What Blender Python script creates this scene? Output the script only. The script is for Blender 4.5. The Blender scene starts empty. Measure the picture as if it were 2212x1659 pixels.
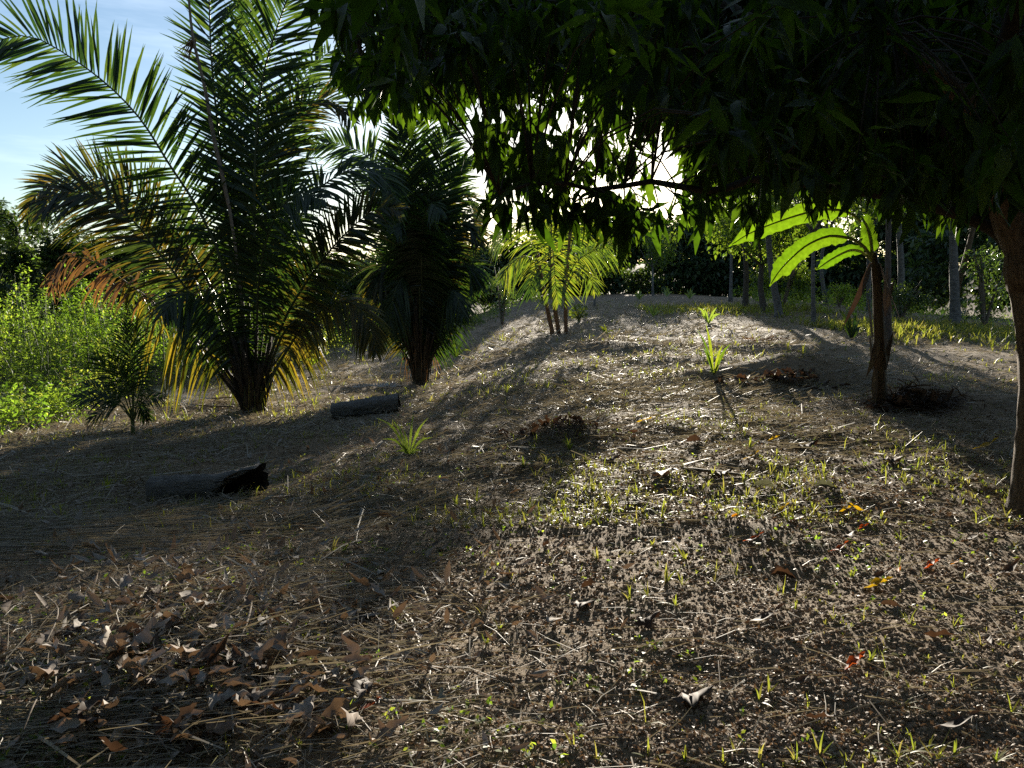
import bpy, math
import numpy as np
from mathutils import Vector, Matrix

rng = np.random.default_rng(11)
sc = bpy.context.scene
COL = sc.collection

# ------------------------------------------------------------------ camera
# sketch coordinates: the photograph at 2212 x 1659; F = focal length in those pixels
F, CX, CY = 1609.0, 1106.0, 829.5
PITCH = math.radians(7.42)
CAM = np.array([0.0, 0.0, 1.60])
cam_d = bpy.data.cameras.new("camera")
cam_d.sensor_width = 36.0
cam_d.lens = 36.0 * F / 2212.0
cam_d.clip_end = 2000.0
cam_d.clip_start = 0.05
cam = bpy.data.objects.new("camera", cam_d)
COL.objects.link(cam)
cam.location = CAM
cam.rotation_euler = (math.radians(90) - PITCH, 0, 0)
sc.camera = cam

def ray(px, py):
    u, v = (px - CX) / F, (CY - py) / F
    return np.array([u, math.cos(PITCH) + v * math.sin(PITCH), -math.sin(PITCH) + v * math.cos(PITCH)])

def project(P):
    P = np.atleast_2d(P) - CAM
    f = P[:, 1] * math.cos(PITCH) - P[:, 2] * math.sin(PITCH)
    up = P[:, 1] * math.sin(PITCH) + P[:, 2] * math.cos(PITCH)
    f = np.where(f < 0.05, 0.05, f)
    return CX + F * P[:, 0] / f, CY - F * up / f, f

# ------------------------------------------------------------------ sky and sun
sd = ray(1385, 275); sd = sd / np.linalg.norm(sd)
SUN_EL = math.asin(sd[2]); SUN_AZ = math.atan2(sd[0], sd[1])
world = bpy.data.worlds.new("World"); sc.world = world; world.use_nodes = True
wn, wl = world.node_tree.nodes, world.node_tree.links
wn.clear()
sky = wn.new("ShaderNodeTexSky"); sky.sky_type = 'NISHITA'; sky.sun_disc = False
sky.sun_elevation = SUN_EL; sky.sun_rotation = SUN_AZ
sky.air_density = 1.0; sky.dust_density = 0.5; sky.ozone_density = 2.2; sky.altitude = 100
bg = wn.new("ShaderNodeBackground"); bg.inputs[1].default_value = 0.064
wo = wn.new("ShaderNodeOutputWorld")
tc = wn.new("ShaderNodeTexCoord"); mp = wn.new("ShaderNodeMapping")
mp.inputs['Scale'].default_value = (1.2, 0.8, 9.0); mp.inputs['Rotation'].default_value = (0.12, 0.05, 0.3)
nz = wn.new("ShaderNodeTexNoise"); nz.inputs['Scale'].default_value = 2.2; nz.inputs['Detail'].default_value = 6; nz.inputs['Roughness'].default_value = 0.6
cr = wn.new("ShaderNodeValToRGB"); cr.color_ramp.elements[0].position = 0.45; cr.color_ramp.elements[1].position = 0.8
cr.color_ramp.elements[1].color = (0.35, 0.35, 0.35, 1)
mx = wn.new("ShaderNodeMix"); mx.data_type = 'RGBA'; mx.inputs[7].default_value = (9.5, 10.6, 12.0, 1)
wl.new(tc.outputs['Generated'], mp.inputs[0]); wl.new(mp.outputs[0], nz.inputs[0]); wl.new(nz.outputs[0], cr.inputs[0])
wl.new(cr.outputs[0], mx.inputs[0]); wl.new(sky.outputs[0], mx.inputs[6]); wl.new(mx.outputs[2], bg.inputs[0]); wl.new(bg.outputs[0], wo.inputs[0])

sun_d = bpy.data.lights.new("sun", 'SUN'); sun_d.energy = 5.0; sun_d.angle = math.radians(0.55); sun_d.color = (1.0, 0.905, 0.755)
sun = bpy.data.objects.new("sun", sun_d); COL.objects.link(sun)
sun.rotation_euler = Vector(sd).to_track_quat('Z', 'Y').to_euler()
sun.location = (3, 20, 12)

vs = sc.view_settings
vs.view_transform = 'Standard'; vs.look = 'None'; vs.gamma = 1.0; vs.use_curve_mapping = False
vs.exposure = 1.5
cy = sc.cycles
cy.use_denoising = False
cy.max_bounces = 7; cy.diffuse_bounces = 1; cy.glossy_bounces = 2; cy.transmission_bounces = 4; cy.transparent_max_bounces = 4
cy.use_adaptive_sampling = True; cy.adaptive_threshold = 0.008

# ------------------------------------------------------------------ numeric helpers
def ss(a, b, x):
    t = np.clip((x - a) / (b - a), 0, 1)
    return t * t * (3 - 2 * t)

_tab = np.random.default_rng(5).random((256, 256))
def vn(x, y):
    x = np.asarray(x, float); y = np.asarray(y, float)
    xi, yi = np.floor(x).astype(int), np.floor(y).astype(int)
    fx, fy = x - xi, y - yi
    fx = fx * fx * (3 - 2 * fx); fy = fy * fy * (3 - 2 * fy)
    a = _tab[xi & 255, yi & 255]; b = _tab[(xi + 1) & 255, yi & 255]
    c = _tab[xi & 255, (yi + 1) & 255]; d = _tab[(xi + 1) & 255, (yi + 1) & 255]
    return (a * (1 - fx) + b * fx) * (1 - fy) + (c * (1 - fx) + d * fx) * fy - 0.5

# mounds on the ground: x, y, size x, size y, height
MOUNDS = [(4.9, 12.6, 1.25, 0.75, 0.40), (0.5, 8.1, 0.55, 0.38, 0.13), (4.15, 11.4, 0.5, 0.32, 0.14),
          (-1.35, 3.1, 0.85, 0.75, 0.11), (6.4, 9.6, 0.9, 0.5, 0.16), (5.3, 9.9, 0.6, 0.4, 0.2),
          (3.1, 15.2, 0.9, 0.4, 0.16), (2.3, 18.0, 0.8, 0.35, 0.16), (3.2, 12.6, 0.6, 0.3, 0.12),
          (-5.4, 14.2, 1.0, 0.6, 0.16), (-3.2, 17.0, 1.2, 0.5, 0.2), (-0.6, 17.6, 1.0, 0.4, 0.16), (6.6, 17.0, 1.5, 0.5, 0.2)]
def terr(x, y, fine=True):
    x = np.asarray(x, float); y = np.asarray(y, float)
    z = 1.05 * ss(8, 42, y) * np.exp(-((x - 9) / 15) ** 2)
    z = z - 0.062 * np.clip(y - 3, 0, 15) * ss(1.8, -3.5, x) - 0.12 * ss(4.0, 9, -x) - 0.45 * ss(9, 18, x - 0.12 * y)
    z = z + 4.0 * ss(64, 100, np.sqrt(x * x + y * y)) * ss(-5, 20, y)
    z = z + 0.10 * vn(x / 2.3 + 7, y / 2.3) * ss(0.5, 3, np.abs(x) + y * 0.5) + 0.07 * vn(x / 0.8, y / 0.8) + 0.045 * vn((x + y) / 0.47, (x - y) / 0.47) * ss(3.0, 6.0, y - 0.6 * np.clip(x, -9, 0) * 0)
    for (mx_, my_, sx, sy, h) in MOUNDS:
        z = z + h * np.exp(-((x - mx_) / sx) ** 2 - ((y - my_) / sy) ** 2)
    if fine:
        xr, yr = 0.82 * x - 0.57 * y, 0.57 * x + 0.82 * y
        n = vn(xr / 0.15 + 3, yr / 0.15) * 0.016 + vn(x / 0.27, y / 0.27 + 9) * 0.022 + vn(xr / 0.095, yr / 0.095) * 0.010
        z = z + n
    return z

def at(px, py):
    d = ray(px, py)
    t = np.linspace(1.5, 90, 9000)
    P = CAM + d * t[:, None]
    below = P[:, 2] < terr(P[:, 0], P[:, 1], False)
    i = int(np.argmax(below)) if below.any() else len(t) - 1
    p = P[i]
    return np.array([p[0], p[1], float(terr(p[0], p[1], False))])

def pix(px, py, depth):
    d = ray(px, py)
    return CAM + d * (depth / d[1])

def nrm(v):
    return v / np.maximum(np.linalg.norm(v, axis=-1, keepdims=True), 1e-9)

UPV = np.array([0, 0, 1.0])
def catmull(pts, n):
    p = np.array(pts, float)
    p = np.vstack([2 * p[0] - p[1], p, 2 * p[-1] - p[-2]])
    out = []
    m = len(p) - 3
    seg = np.linspace(0, m, n)
    for s in seg:
        i = min(int(s), m - 1); t = s - i
        a, b, c, d = p[i], p[i + 1], p[i + 2], p[i + 3]
        out.append(0.5 * (2 * b + (c - a) * t + (2 * a - 5 * b + 4 * c - d) * t * t + (3 * b - a - 3 * c + d) * t ** 3))
    out = np.array(out)
    L = np.concatenate([[0], np.cumsum(np.linalg.norm(np.diff(out, axis=0), axis=1))])
    u = np.linspace(0, L[-1], n)
    return np.stack([np.interp(u, L, out[:, k]) for k in range(3)], 1)

class Geo:
    def __init__(self): self.V, self.Q, self.T, self.n = [], [], [], 0; self.tint = []
    def add(self, V, Q=None, T=None, tint=None):
        V = np.asarray(V, float).reshape(-1, 3)
        if Q is not None and len(Q): self.Q.append(np.asarray(Q) + self.n)
        if T is not None and len(T): self.T.append(np.asarray(T) + self.n)
        self.V.append(V); self.n += len(V)
        self.tint.append(np.zeros(len(V)) if tint is None else np.broadcast_to(tint, (len(V),)))
        return self
    def mesh(self, name, origin=(0, 0, 0), smooth=True):
        V = np.concatenate(self.V) - np.asarray(origin)
        Q = np.concatenate(self.Q) if self.Q else np.zeros((0, 4), int)
        T = np.concatenate(self.T) if self.T else np.zeros((0, 3), int)
        me = bpy.data.meshes.new(name)
        me.vertices.add(len(V)); me.vertices.foreach_set("co", V.astype(np.float32).ravel())
        idx = np.concatenate([Q.ravel(), T.ravel()]).astype(np.int32)
        me.loops.add(len(idx)); me.loops.foreach_set("vertex_index", idx)
        st = np.concatenate([np.arange(len(Q)) * 4, len(Q) * 4 + np.arange(len(T)) * 3]).astype(np.int32)
        me.polygons.add(len(st)); me.polygons.foreach_set("loop_start", st)
        me.polygons.foreach_set("use_smooth", np.full(len(st), smooth))
        a = me.attributes.new("tint", 'FLOAT', 'POINT')
        a.data.foreach_set("value", np.concatenate(self.tint).astype(np.float32))
        me.update(calc_edges=True)
        return me

def link(name, me, mat, parent=None, **props):
    o = bpy.data.objects.new(name, me); COL.objects.link(o)
    if mat is not None:
        me.materials.clear(); me.materials.append(mat)
    if parent is not None: o.parent = parent
    for k, v in props.items(): o[k] = v
    return o

def thing(name, loc, label, cat, group=None):
    o = bpy.data.objects.new(name, None); COL.objects.link(o)
    o.location = loc; o.empty_display_size = 0.1
    o["label"] = label; o["category"] = cat
    if group: o["group"] = group
    return o

def part(name, geo, mat, root, smooth=True, parent=None, **props):
    return link(name, geo.mesh(name, np.array(root.location), smooth), mat, parent or root, **props)

def tube(pts, rad, n=8, rough=0.0, seed=0):
    pts = np.asarray(pts, float); m = len(pts); rad = np.broadcast_to(rad, (m,))
    T = nrm(np.gradient(pts, axis=0))
    ref = np.where(np.abs(T[:, 2:3]) > 0.9, np.array([[1.0, 0.15, 0]]), np.array([[0, 0, 1.0]]))
    A = nrm(np.cross(T, ref)); B = np.cross(T, A)
    for i in range(1, m):                                   # keep frames from flipping
        if np.dot(A[i], A[i - 1]) < 0: A[i] = -A[i]; B[i] = -B[i]
    th = np.linspace(0, 2 * np.pi, n, endpoint=False)
    r = rad[:, None] * np.ones((m, n))
    if rough:
        g = np.random.default_rng(seed)
        r = r * (1 + rough * (g.random((m, n)) - 0.5) + rough * (g.random((1, n)) - 0.5))
    V = pts[:, None, :] + r[..., None] * (np.cos(th)[None, :, None] * A[:, None, :] + np.sin(th)[None, :, None] * B[:, None, :])
    i = np.arange(m - 1)[:, None] * n; j = np.arange(n)[None, :]; k = (j + 1) % n
    Q = np.stack([i + j, i + k, i + n + k, i + n + j], -1).reshape(-1, 4)
    V = V.reshape(-1, 3)
    cap = [[q for q in (0, 1, 2)]]
    V = np.vstack([V, pts[:1], pts[-1:]])
    c0, c1 = m * n, m * n + 1
    jj = np.arange(n); kk = (jj + 1) % n
    Tt = np.concatenate([np.stack([np.full(n, c0), kk, jj], -1), np.stack([np.full(n, c1), (m - 1) * n + jj, (m - 1) * n + kk], -1)])
    return V, Q, Tt

def ribbons(P, D, L, W, droop, segs=2, sidehint=None, prof=None, curl=0.0, g=rng):
    """thin blades: P base, D direction, L length, W width, droop = sag as a share of the length"""
    N = len(P); L = np.broadcast_to(L, (N,)); W = np.broadcast_to(W, (N,)); droop = np.broadcast_to(droop, (N,))
    if sidehint is None: sidehint = g.normal(size=(N, 3))
    S = nrm(np.cross(D, sidehint))
    t = np.linspace(0, 1, segs + 1)
    C = P[:, None, :] + D[:, None, :] * (L[:, None] * t)[..., None]
    C[..., 2] -= (droop * L)[:, None] * t[None, :] ** 2
    if curl:
        C += S[:, None, :] * ((g.random(N) - 0.5) * curl * L)[:, None, None] * (t ** 2)[None, :, None]
    if prof is None: prof = np.where(t < 1, (1 - t) ** 0.6, 0.06)
    w = 0.5 * W[:, None] * prof[None, :]
    V = np.stack([C - S[:, None, :] * w[..., None], C + S[:, None, :] * w[..., None]], 2)   # N, segs+1, 2, 3
    base = np.arange(N)[:, None] * (2 * (segs + 1)); k = np.arange(segs)[None, :] * 2
    Q = np.stack([base + k, base + k + 1, base + k + 3, base + k + 2], -1).reshape(-1, 4)
    return V.reshape(-1, 3), Q, 2 * (segs + 1)

def basis(X, Nh):
    X = nrm(X); Y = nrm(np.cross(Nh, X)); Z = np.cross(X, Y)
    return np.stack([X, Y, Z], -1)                           # columns

def inst(T, R, S, P):
    V = T[None] * np.asarray(S).reshape(len(P), -1)[:, None, :]
    return np.einsum('nij,nkj->nki', R, V) + P[:, None, :]

def instq(Q, N, K):
    return (Q[None] + (np.arange(N) * K)[:, None, None]).reshape(-1, Q.shape[1])

def leaf_tpl(st=5, w=0.24, bend=0.25, fold=0.25, wave=0.0, twist=0.0, pw=0.8):
    """a lance-shaped leaf along +X, length 1, three points across"""
    t = np.linspace(0, 1, st); V = []
    prof = np.sin(np.pi * np.clip(t, 0.0, 1) ** pw) * 0.5 * w; prof[0] = 0.012; prof[-1] = 0.004
    for i, u in enumerate(t):
        z = -bend * u * u
        x = u * (1 - 0.15 * bend * u)
        for s in (-1, 0, 1):
            y = s * prof[i]
            zz = z + fold * abs(y) + wave * (math.sin(u * 14 + s) if s else 0) * prof[i]
            a = twist * u
            V.append((x, y * math.cos(a) - (zz - z) * math.sin(a), z + (zz - z) * math.cos(a) + y * math.sin(a)))
    Q = []
    for i in range(st - 1):
        for c in range(2):
            a = i * 3 + c; Q.append((a, a + 1, a + 4, a + 3))
    return np.array(V), np.array(Q)

# ------------------------------------------------------------------ materials
def new_mat(name):
    m = bpy.data.materials.new(name); m.use_nodes = True
    n, l = m.node_tree.nodes, m.node_tree.links; n.clear()
    out = n.new("ShaderNodeOutputMaterial")
    return m, n, l, out

def rnd_fac(n, l):
    at_ = n.new("ShaderNodeAttribute"); at_.attribute_name = "tint"
    oi = n.new("ShaderNodeObjectInfo")
    ad = n.new("ShaderNodeMath"); ad.operation = 'ADD'
    l.new(at_.outputs['Fac'], ad.inputs[0]); l.new(oi.outputs['Random'], ad.inputs[1])
    fr = n.new("ShaderNodeMath"); fr.operation = 'FRACT'; l.new(ad.outputs[0], fr.inputs[0])
    return fr.outputs[0]

def ramp(n, l, fac, cols):
    r = n.new("ShaderNodeValToRGB"); e = r.color_ramp.elements
    while len(e) < len(cols): e.new(0.5)
    for i, c in enumerate(cols):
        e[i].position = i / max(1, len(cols) - 1); e[i].color = (*c, 1)
    l.new(fac, r.inputs[0]); return r.outputs[0]

def leaf_mat(name, refl, trans, mixf=0.45, rough=0.42, spec=0.4, vein=0.0):
    m, n, l, out = new_mat(name)
    f = rnd_fac(n, l)
    p = n.new("ShaderNodeBsdfPrincipled"); p.inputs['Roughness'].default_value = rough
    p.inputs['Specular IOR Level'].default_value = spec
    l.new(ramp(n, l, f, refl), p.inputs['Base Color'])
    t = n.new("ShaderNodeBsdfTranslucent"); tcol = ramp(n, l, f, trans)
    no = n.new("ShaderNodeTexNoise"); no.inputs['Scale'].default_value = 23.0; no.inputs['Detail'].default_value = 3
    geo = n.new("ShaderNodeNewGeometry"); l.new(geo.outputs['Position'], no.inputs[0])
    mr = n.new("ShaderNodeMapRange"); mr.inputs[1].default_value = 0.3; mr.inputs[2].default_value = 0.7; mr.inputs[3].default_value = 0.72; mr.inputs[4].default_value = 1.12
    l.new(no.outputs[0], mr.inputs[0])
    mu = n.new("ShaderNodeMix"); mu.data_type = 'RGBA'; mu.blend_type = 'MULTIPLY'; mu.inputs[0].default_value = 1.0
    l.new(tcol, mu.inputs[6]); l.new(mr.outputs[0], mu.inputs[7]); l.new(mu.outputs[2], t.inputs[0])
    mix = n.new("ShaderNodeMixShader"); mix.inputs[0].default_value = mixf
    l.new(p.outputs[0], mix.inputs[1]); l.new(t.outputs[0], mix.inputs[2]); l.new(mix.outputs[0], out.inputs[0])
    return m

def bark_mat(name, c1, c2, scale=(14, 14, 3), rough=0.85, bump=0.6, dist=0.02):
    m, n, l, out = new_mat(name)
    p = n.new("ShaderNodeBsdfPrincipled"); p.inputs['Roughness'].default_value = rough; p.inputs['Specular IOR Level'].default_value = 0.25
    g = n.new("ShaderNodeNewGeometry"); mp = n.new("ShaderNodeMapping"); mp.inputs['Scale'].default_value = scale
    l.new(g.outputs['Position'], mp.inputs[0])
    no = n.new("ShaderNodeTexNoise"); no.inputs['Scale'].default_value = 1.0; no.inputs['Detail'].default_value = 7; no.inputs['Roughness'].default_value = 0.7
    l.new(mp.outputs[0], no.inputs[0])
    r = n.new("ShaderNodeValToRGB"); e = r.color_ramp.elements
    e[0].position = 0.35; e[0].color = (*c1, 1); e[1].position = 0.66; e[1].color = (*c2, 1)
    l.new(no.outputs[0], r.inputs[0]); l.new(r.outputs[0], p.inputs['Base Color'])
    b = n.new("ShaderNodeBump"); b.inputs['Strength'].default_value = bump; b.inputs['Distance'].default_value = dist
    l.new(no.outputs[0], b.inputs['Height']); l.new(b.outputs[0], p.inputs['Normal'])
    l.new(p.outputs[0], out.inputs[0]); return m

MANGO = leaf_mat("mango_leaf", [(0.008, 0.018, 0.009), (0.013, 0.026, 0.010), (0.018, 0.032, 0.010)],
                 [(0.05, 0.12, 0.005), (0.09, 0.19, 0.007), (0.17, 0.30, 0.012)], 0.36, 0.48, 0.12)
PALM = leaf_mat("palm_leaflet", [(0.012, 0.030, 0.015), (0.018, 0.040, 0.016), (0.028, 0.048, 0.016)],
                [(0.03, 0.075, 0.009), (0.055, 0.115, 0.011), (0.13, 0.20, 0.017)], 0.34, 0.40, 0.4)
PALM_Y = leaf_mat("yellowing_palm_leaflet", [(0.04, 0.05, 0.014), (0.07, 0.065, 0.016), (0.10, 0.08, 0.025)],
                  [(0.07, 0.10, 0.01), (0.18, 0.17, 0.012), (0.42, 0.30, 0.02)], 0.40, 0.45, 0.4)
PALM_O = leaf_mat("ageing_palm_leaflet", [(0.016, 0.032, 0.015), (0.024, 0.036, 0.015), (0.055, 0.045, 0.018)],
                  [(0.035, 0.075, 0.010), (0.07, 0.10, 0.012), (0.22, 0.15, 0.014)], 0.36, 0.42, 0.45)
PALM_D = leaf_mat("dead_palm_leaflet", [(0.16, 0.10, 0.06), (0.20, 0.13, 0.08), (0.10, 0.06, 0.04)],
                  [(0.16, 0.09, 0.03), (0.36, 0.16, 0.03), (0.10, 0.055, 0.03)], 0.30, 0.6, 0.3)
PALM_G = leaf_mat("bleached_palm_leaflet", [(0.48, 0.45, 0.40), (0.38, 0.35, 0.31), (0.55, 0.52, 0.47)],
                  [(0.3, 0.24, 0.16), (0.3, 0.22, 0.12)], 0.2, 0.55, 0.4)
YPALM = leaf_mat("young_palm_leaflet", [(0.05, 0.09, 0.02), (0.08, 0.12, 0.02)],
                 [(0.12, 0.22, 0.012), (0.26, 0.36, 0.018), (0.42, 0.44, 0.025)], 0.42, 0.4, 0.5)
BANANA = leaf_mat("banana_leaf", [(0.06, 0.12, 0.02), (0.07, 0.13, 0.02)], [(0.13, 0.27, 0.006), (0.18, 0.31, 0.008)], 0.5, 0.35, 0.4)
WEED = leaf_mat("weed_leaf", [(0.07, 0.12, 0.025), (0.10, 0.15, 0.03), (0.12, 0.16, 0.04)],
                [(0.14, 0.28, 0.02), (0.32, 0.50, 0.035), (0.48, 0.62, 0.05), (0.62, 0.66, 0.08)], 0.56, 0.5, 0.35)
WEED2 = leaf_mat("tall_weed_leaf", [(0.06, 0.13, 0.02), (0.08, 0.15, 0.02)], [(0.26, 0.48, 0.02), (0.36, 0.56, 0.02)], 0.45, 0.45, 0.4)
WOODS = leaf_mat("woodland_leaf", [(0.018, 0.04, 0.02), (0.03, 0.055, 0.024), (0.05, 0.075, 0.03)],
                 [(0.06, 0.12, 0.02), (0.10, 0.17, 0.02), (0.18, 0.24, 0.03)], 0.35, 0.45, 0.45)
ORCH = leaf_mat("orchard_leaf", [(0.03, 0.06, 0.02), (0.045, 0.075, 0.02), (0.06, 0.09, 0.025)],
                [(0.14, 0.26, 0.015), (0.24, 0.38, 0.02), (0.34, 0.44, 0.03)], 0.42, 0.42, 0.4)
GLOSSY = leaf_mat("glossy_shrub_leaf", [(0.03, 0.05, 0.03), (0.05, 0.07, 0.04)], [(0.1, 0.2, 0.02), (0.2, 0.3, 0.03)], 0.3, 0.22, 0.8)
GRASS = leaf_mat("grass_blade", [(0.09, 0.12, 0.03), (0.13, 0.15, 0.03), (0.17, 0.15, 0.06)],
                 [(0.32, 0.42, 0.04), (0.46, 0.50, 0.05), (0.5, 0.42, 0.10)], 0.42, 0.5, 0.35)
STRAW = leaf_mat("dry_straw", [(0.24, 0.21, 0.155), (0.33, 0.295, 0.235), (0.17, 0.135, 0.10), (0.40, 0.365, 0.30)],
                 [(0.28, 0.23, 0.14), (0.34, 0.29, 0.18), (0.24, 0.18, 0.10)], 0.20, 0.6, 0.3)
LITTER = leaf_mat("dry_leaf", [(0.25, 0.215, 0.185), (0.36, 0.33, 0.295), (0.15, 0.11, 0.085), (0.42, 0.385, 0.345)],
                  [(0.22, 0.12, 0.06), (0.3, 0.18, 0.09)], 0.14, 0.75, 0.15)
LITTER_C = leaf_mat("leaf_crumb", [(0.15, 0.10, 0.065), (0.21, 0.155, 0.105), (0.09, 0.055, 0.036), (0.17, 0.13, 0.10)],
                   [(0.22, 0.12, 0.06), (0.3, 0.18, 0.09)], 0.16, 0.6, 0.3)
L_YEL = leaf_mat("yellow_fallen_leaf", [(0.42, 0.26, 0.02), (0.5, 0.32, 0.03)], [(0.6, 0.36, 0.01), (0.65, 0.42, 0.02)], 0.4, 0.6, 0.15)
L_ORA = leaf_mat("orange_fallen_leaf", [(0.34, 0.13, 0.02), (0.38, 0.16, 0.02)], [(0.6, 0.2, 0.01), (0.6, 0.24, 0.01)], 0.4, 0.6, 0.15)
L_RED = leaf_mat("red_fallen_leaf", [(0.16, 0.035, 0.02), (0.2, 0.05, 0.025)], [(0.5, 0.08, 0.01), (0.5, 0.1, 0.02)], 0.35, 0.6, 0.15)
L_BRN = leaf_mat("brown_fallen_leaf", [(0.06, 0.043, 0.033), (0.10, 0.073, 0.055)], [(0.14, 0.065, 0.03), (0.12, 0.07, 0.04)], 0.16, 0.65, 0.15)
L_GRY = leaf_mat("grey_fallen_leaf", [(0.16, 0.17, 0.14), (0.22, 0.22, 0.19)], [(0.2, 0.2, 0.1), (0.2, 0.2, 0.1)], 0.15, 0.65, 0.2)

RACHIS = bark_mat("palm_stalk", (0.035, 0.05, 0.02), (0.07, 0.08, 0.035), (30, 30, 8), 0.45, 0.2, 0.004)
RACHIS_D = bark_mat("dead_palm_stalk", (0.14, 0.10, 0.07), (0.24, 0.19, 0.14), (30, 30, 8), 0.6, 0.3, 0.004)
PTRUNK = bark_mat("palm_trunk_bark", (0.022, 0.019, 0.014), (0.07, 0.058, 0.04), (24, 24, 9), 0.85, 0.9, 0.03)
MTRUNK = bark_mat("mango_bark", (0.06, 0.042, 0.028), (0.17, 0.125, 0.085), (34, 34, 7), 0.85, 0.8, 0.02)
TWIG = bark_mat("mango_twig", (0.02, 0.016, 0.012), (0.05, 0.04, 0.028), (40, 40, 40), 0.8, 0.3, 0.005)
PALE = bark_mat("pale_ringed_bark", (0.05, 0.048, 0.045), (0.19, 0.185, 0.18), (7, 7, 26), 0.8, 0.5, 0.015)
DARKB = bark_mat("dark_fissured_bark", (0.045, 0.038, 0.032), (0.13, 0.11, 0.095), (40, 40, 9), 0.9, 0.9, 0.03)
CHAR = bark_mat("weathered_log_wood", (0.085, 0.08, 0.075), (0.22, 0.21, 0.195), (9, 60, 60), 0.85, 1.0, 0.03)
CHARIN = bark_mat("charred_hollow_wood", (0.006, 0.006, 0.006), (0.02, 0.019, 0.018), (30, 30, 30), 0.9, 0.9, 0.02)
BSTEM = bark_mat("banana_stem", (0.05, 0.03, 0.024), (0.15, 0.11, 0.06), (26, 26, 3), 0.6, 0.5, 0.01)
BRIB = bark_mat("banana_midrib", (0.22, 0.26, 0.06), (0.34, 0.34, 0.10), (20, 20, 20), 0.5, 0.1, 0.003)
RSTEM = bark_mat("reddish_young_stem", (0.10, 0.05, 0.03), (0.24, 0.13, 0.07), (14, 14, 20), 0.6, 0.4, 0.01)
GSTEM = bark_mat("green_stem", (0.06, 0.08, 0.025), (0.12, 0.14, 0.05), (30, 30, 10), 0.6, 0.2, 0.003)
STICK = bark_mat("dead_stick", (0.10, 0.08, 0.06), (0.22, 0.18, 0.14), (60, 60, 60), 0.8, 0.5, 0.005)

def soil_mat():
    m, n, l, out = new_mat("bare_soil")
    g = n.new("ShaderNodeNewGeometry")
    p = n.new("ShaderNodeBsdfPrincipled"); p.inputs['Roughness'].default_value = 0.9; p.inputs['Specular IOR Level'].default_value = 0.2
    def noise(s, d, r=0.6):
        x = n.new("ShaderNodeTexNoise"); x.inputs['Scale'].default_value = s; x.inputs['Detail'].default_value = d; x.inputs['Roughness'].default_value = r
        l.new(g.outputs['Position'], x.inputs[0]); return x.outputs[0]
    a = noise(0.55, 5); b = noise(9, 6, 0.7); c = noise(70, 5, 0.7)
    r1 = n.new("ShaderNodeValToRGB"); e = r1.color_ramp.elements
    e[0].position = 0.3; e[0].color = (0.13, 0.088, 0.058, 1); e[1].position = 0.7; e[1].color = (0.29, 0.215, 0.145, 1)
    l.new(b, r1.inputs[0])
    r2 = n.new("ShaderNodeValToRGB"); e = r2.color_ramp.elements
    e[0].position = 0.3; e[0].color = (0.12, 0.078, 0.05, 1); e[1].position = 0.7; e[1].color = (0.23, 0.185, 0.105, 1)
    l.new(c, r2.inputs[0])
    m1 = n.new("ShaderNodeMix"); m1.data_type = 'RGBA'
    l.new(a, m1.inputs[0]); l.new(r1.outputs[0], m1.inputs[6]); l.new(r2.outputs[0], m1.inputs[7])
    l.new(m1.outputs[2], p.inputs['Base Color'])
    ad = n.new("ShaderNodeMath"); ad.operation = 'MULTIPLY_ADD'; ad.inputs[1].default_value = 0.35
    l.new(c, ad.inputs[0]); l.new(b, ad.inputs[2])
    bp = n.new("ShaderNodeBump"); bp.inputs['Strength'].default_value = 0.9; bp.inputs['Distance'].default_value = 0.03
    l.new(ad.outputs[0], bp.inputs['Height']); l.new(bp.outputs[0], p.inputs['Normal'])
    l.new(p.outputs[0], out.inputs[0]); return m
SOIL = soil_mat()
CLOD = bark_mat("soil_clod", (0.17, 0.12, 0.085), (0.36, 0.275, 0.195), (40, 40, 40), 0.9, 0.6, 0.01)

# ------------------------------------------------------------------ ground
def axis(lo, hi, step, far_lo, far_hi, grow):
    mid = list(np.arange(lo, hi, step)); a = [hi]; d = step
    while a[-1] < far_hi: d *= grow; a.append(a[-1] + d)
    b = [lo - step]; d = step
    while b[-1] > far_lo: d *= grow; b.append(b[-1] - d)
    return np.array(b[::-1] + mid + a)
gx = axis(-4.0, 4.4, 0.029, -260, 260, 1.06)
gy = axis(1.6, 8.4, 0.028, -60, 320, 1.05)
GX, GY = np.meshgrid(gx, gy)
GZ = terr(GX, GY)
nx, ny = len(gx), len(gy)
I = (np.arange(ny - 1)[:, None] * nx + np.arange(nx - 1)[None, :]).ravel()
gq = np.stack([I, I + 1, I + nx + 1, I + nx], -1)
link("ground", Geo().add(np.stack([GX, GY, GZ], -1).reshape(-1, 3), gq).mesh("ground"), SOIL, kind="structure",
     label="bare brown soil of the clearing with dry straw and sparse grass")

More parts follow.
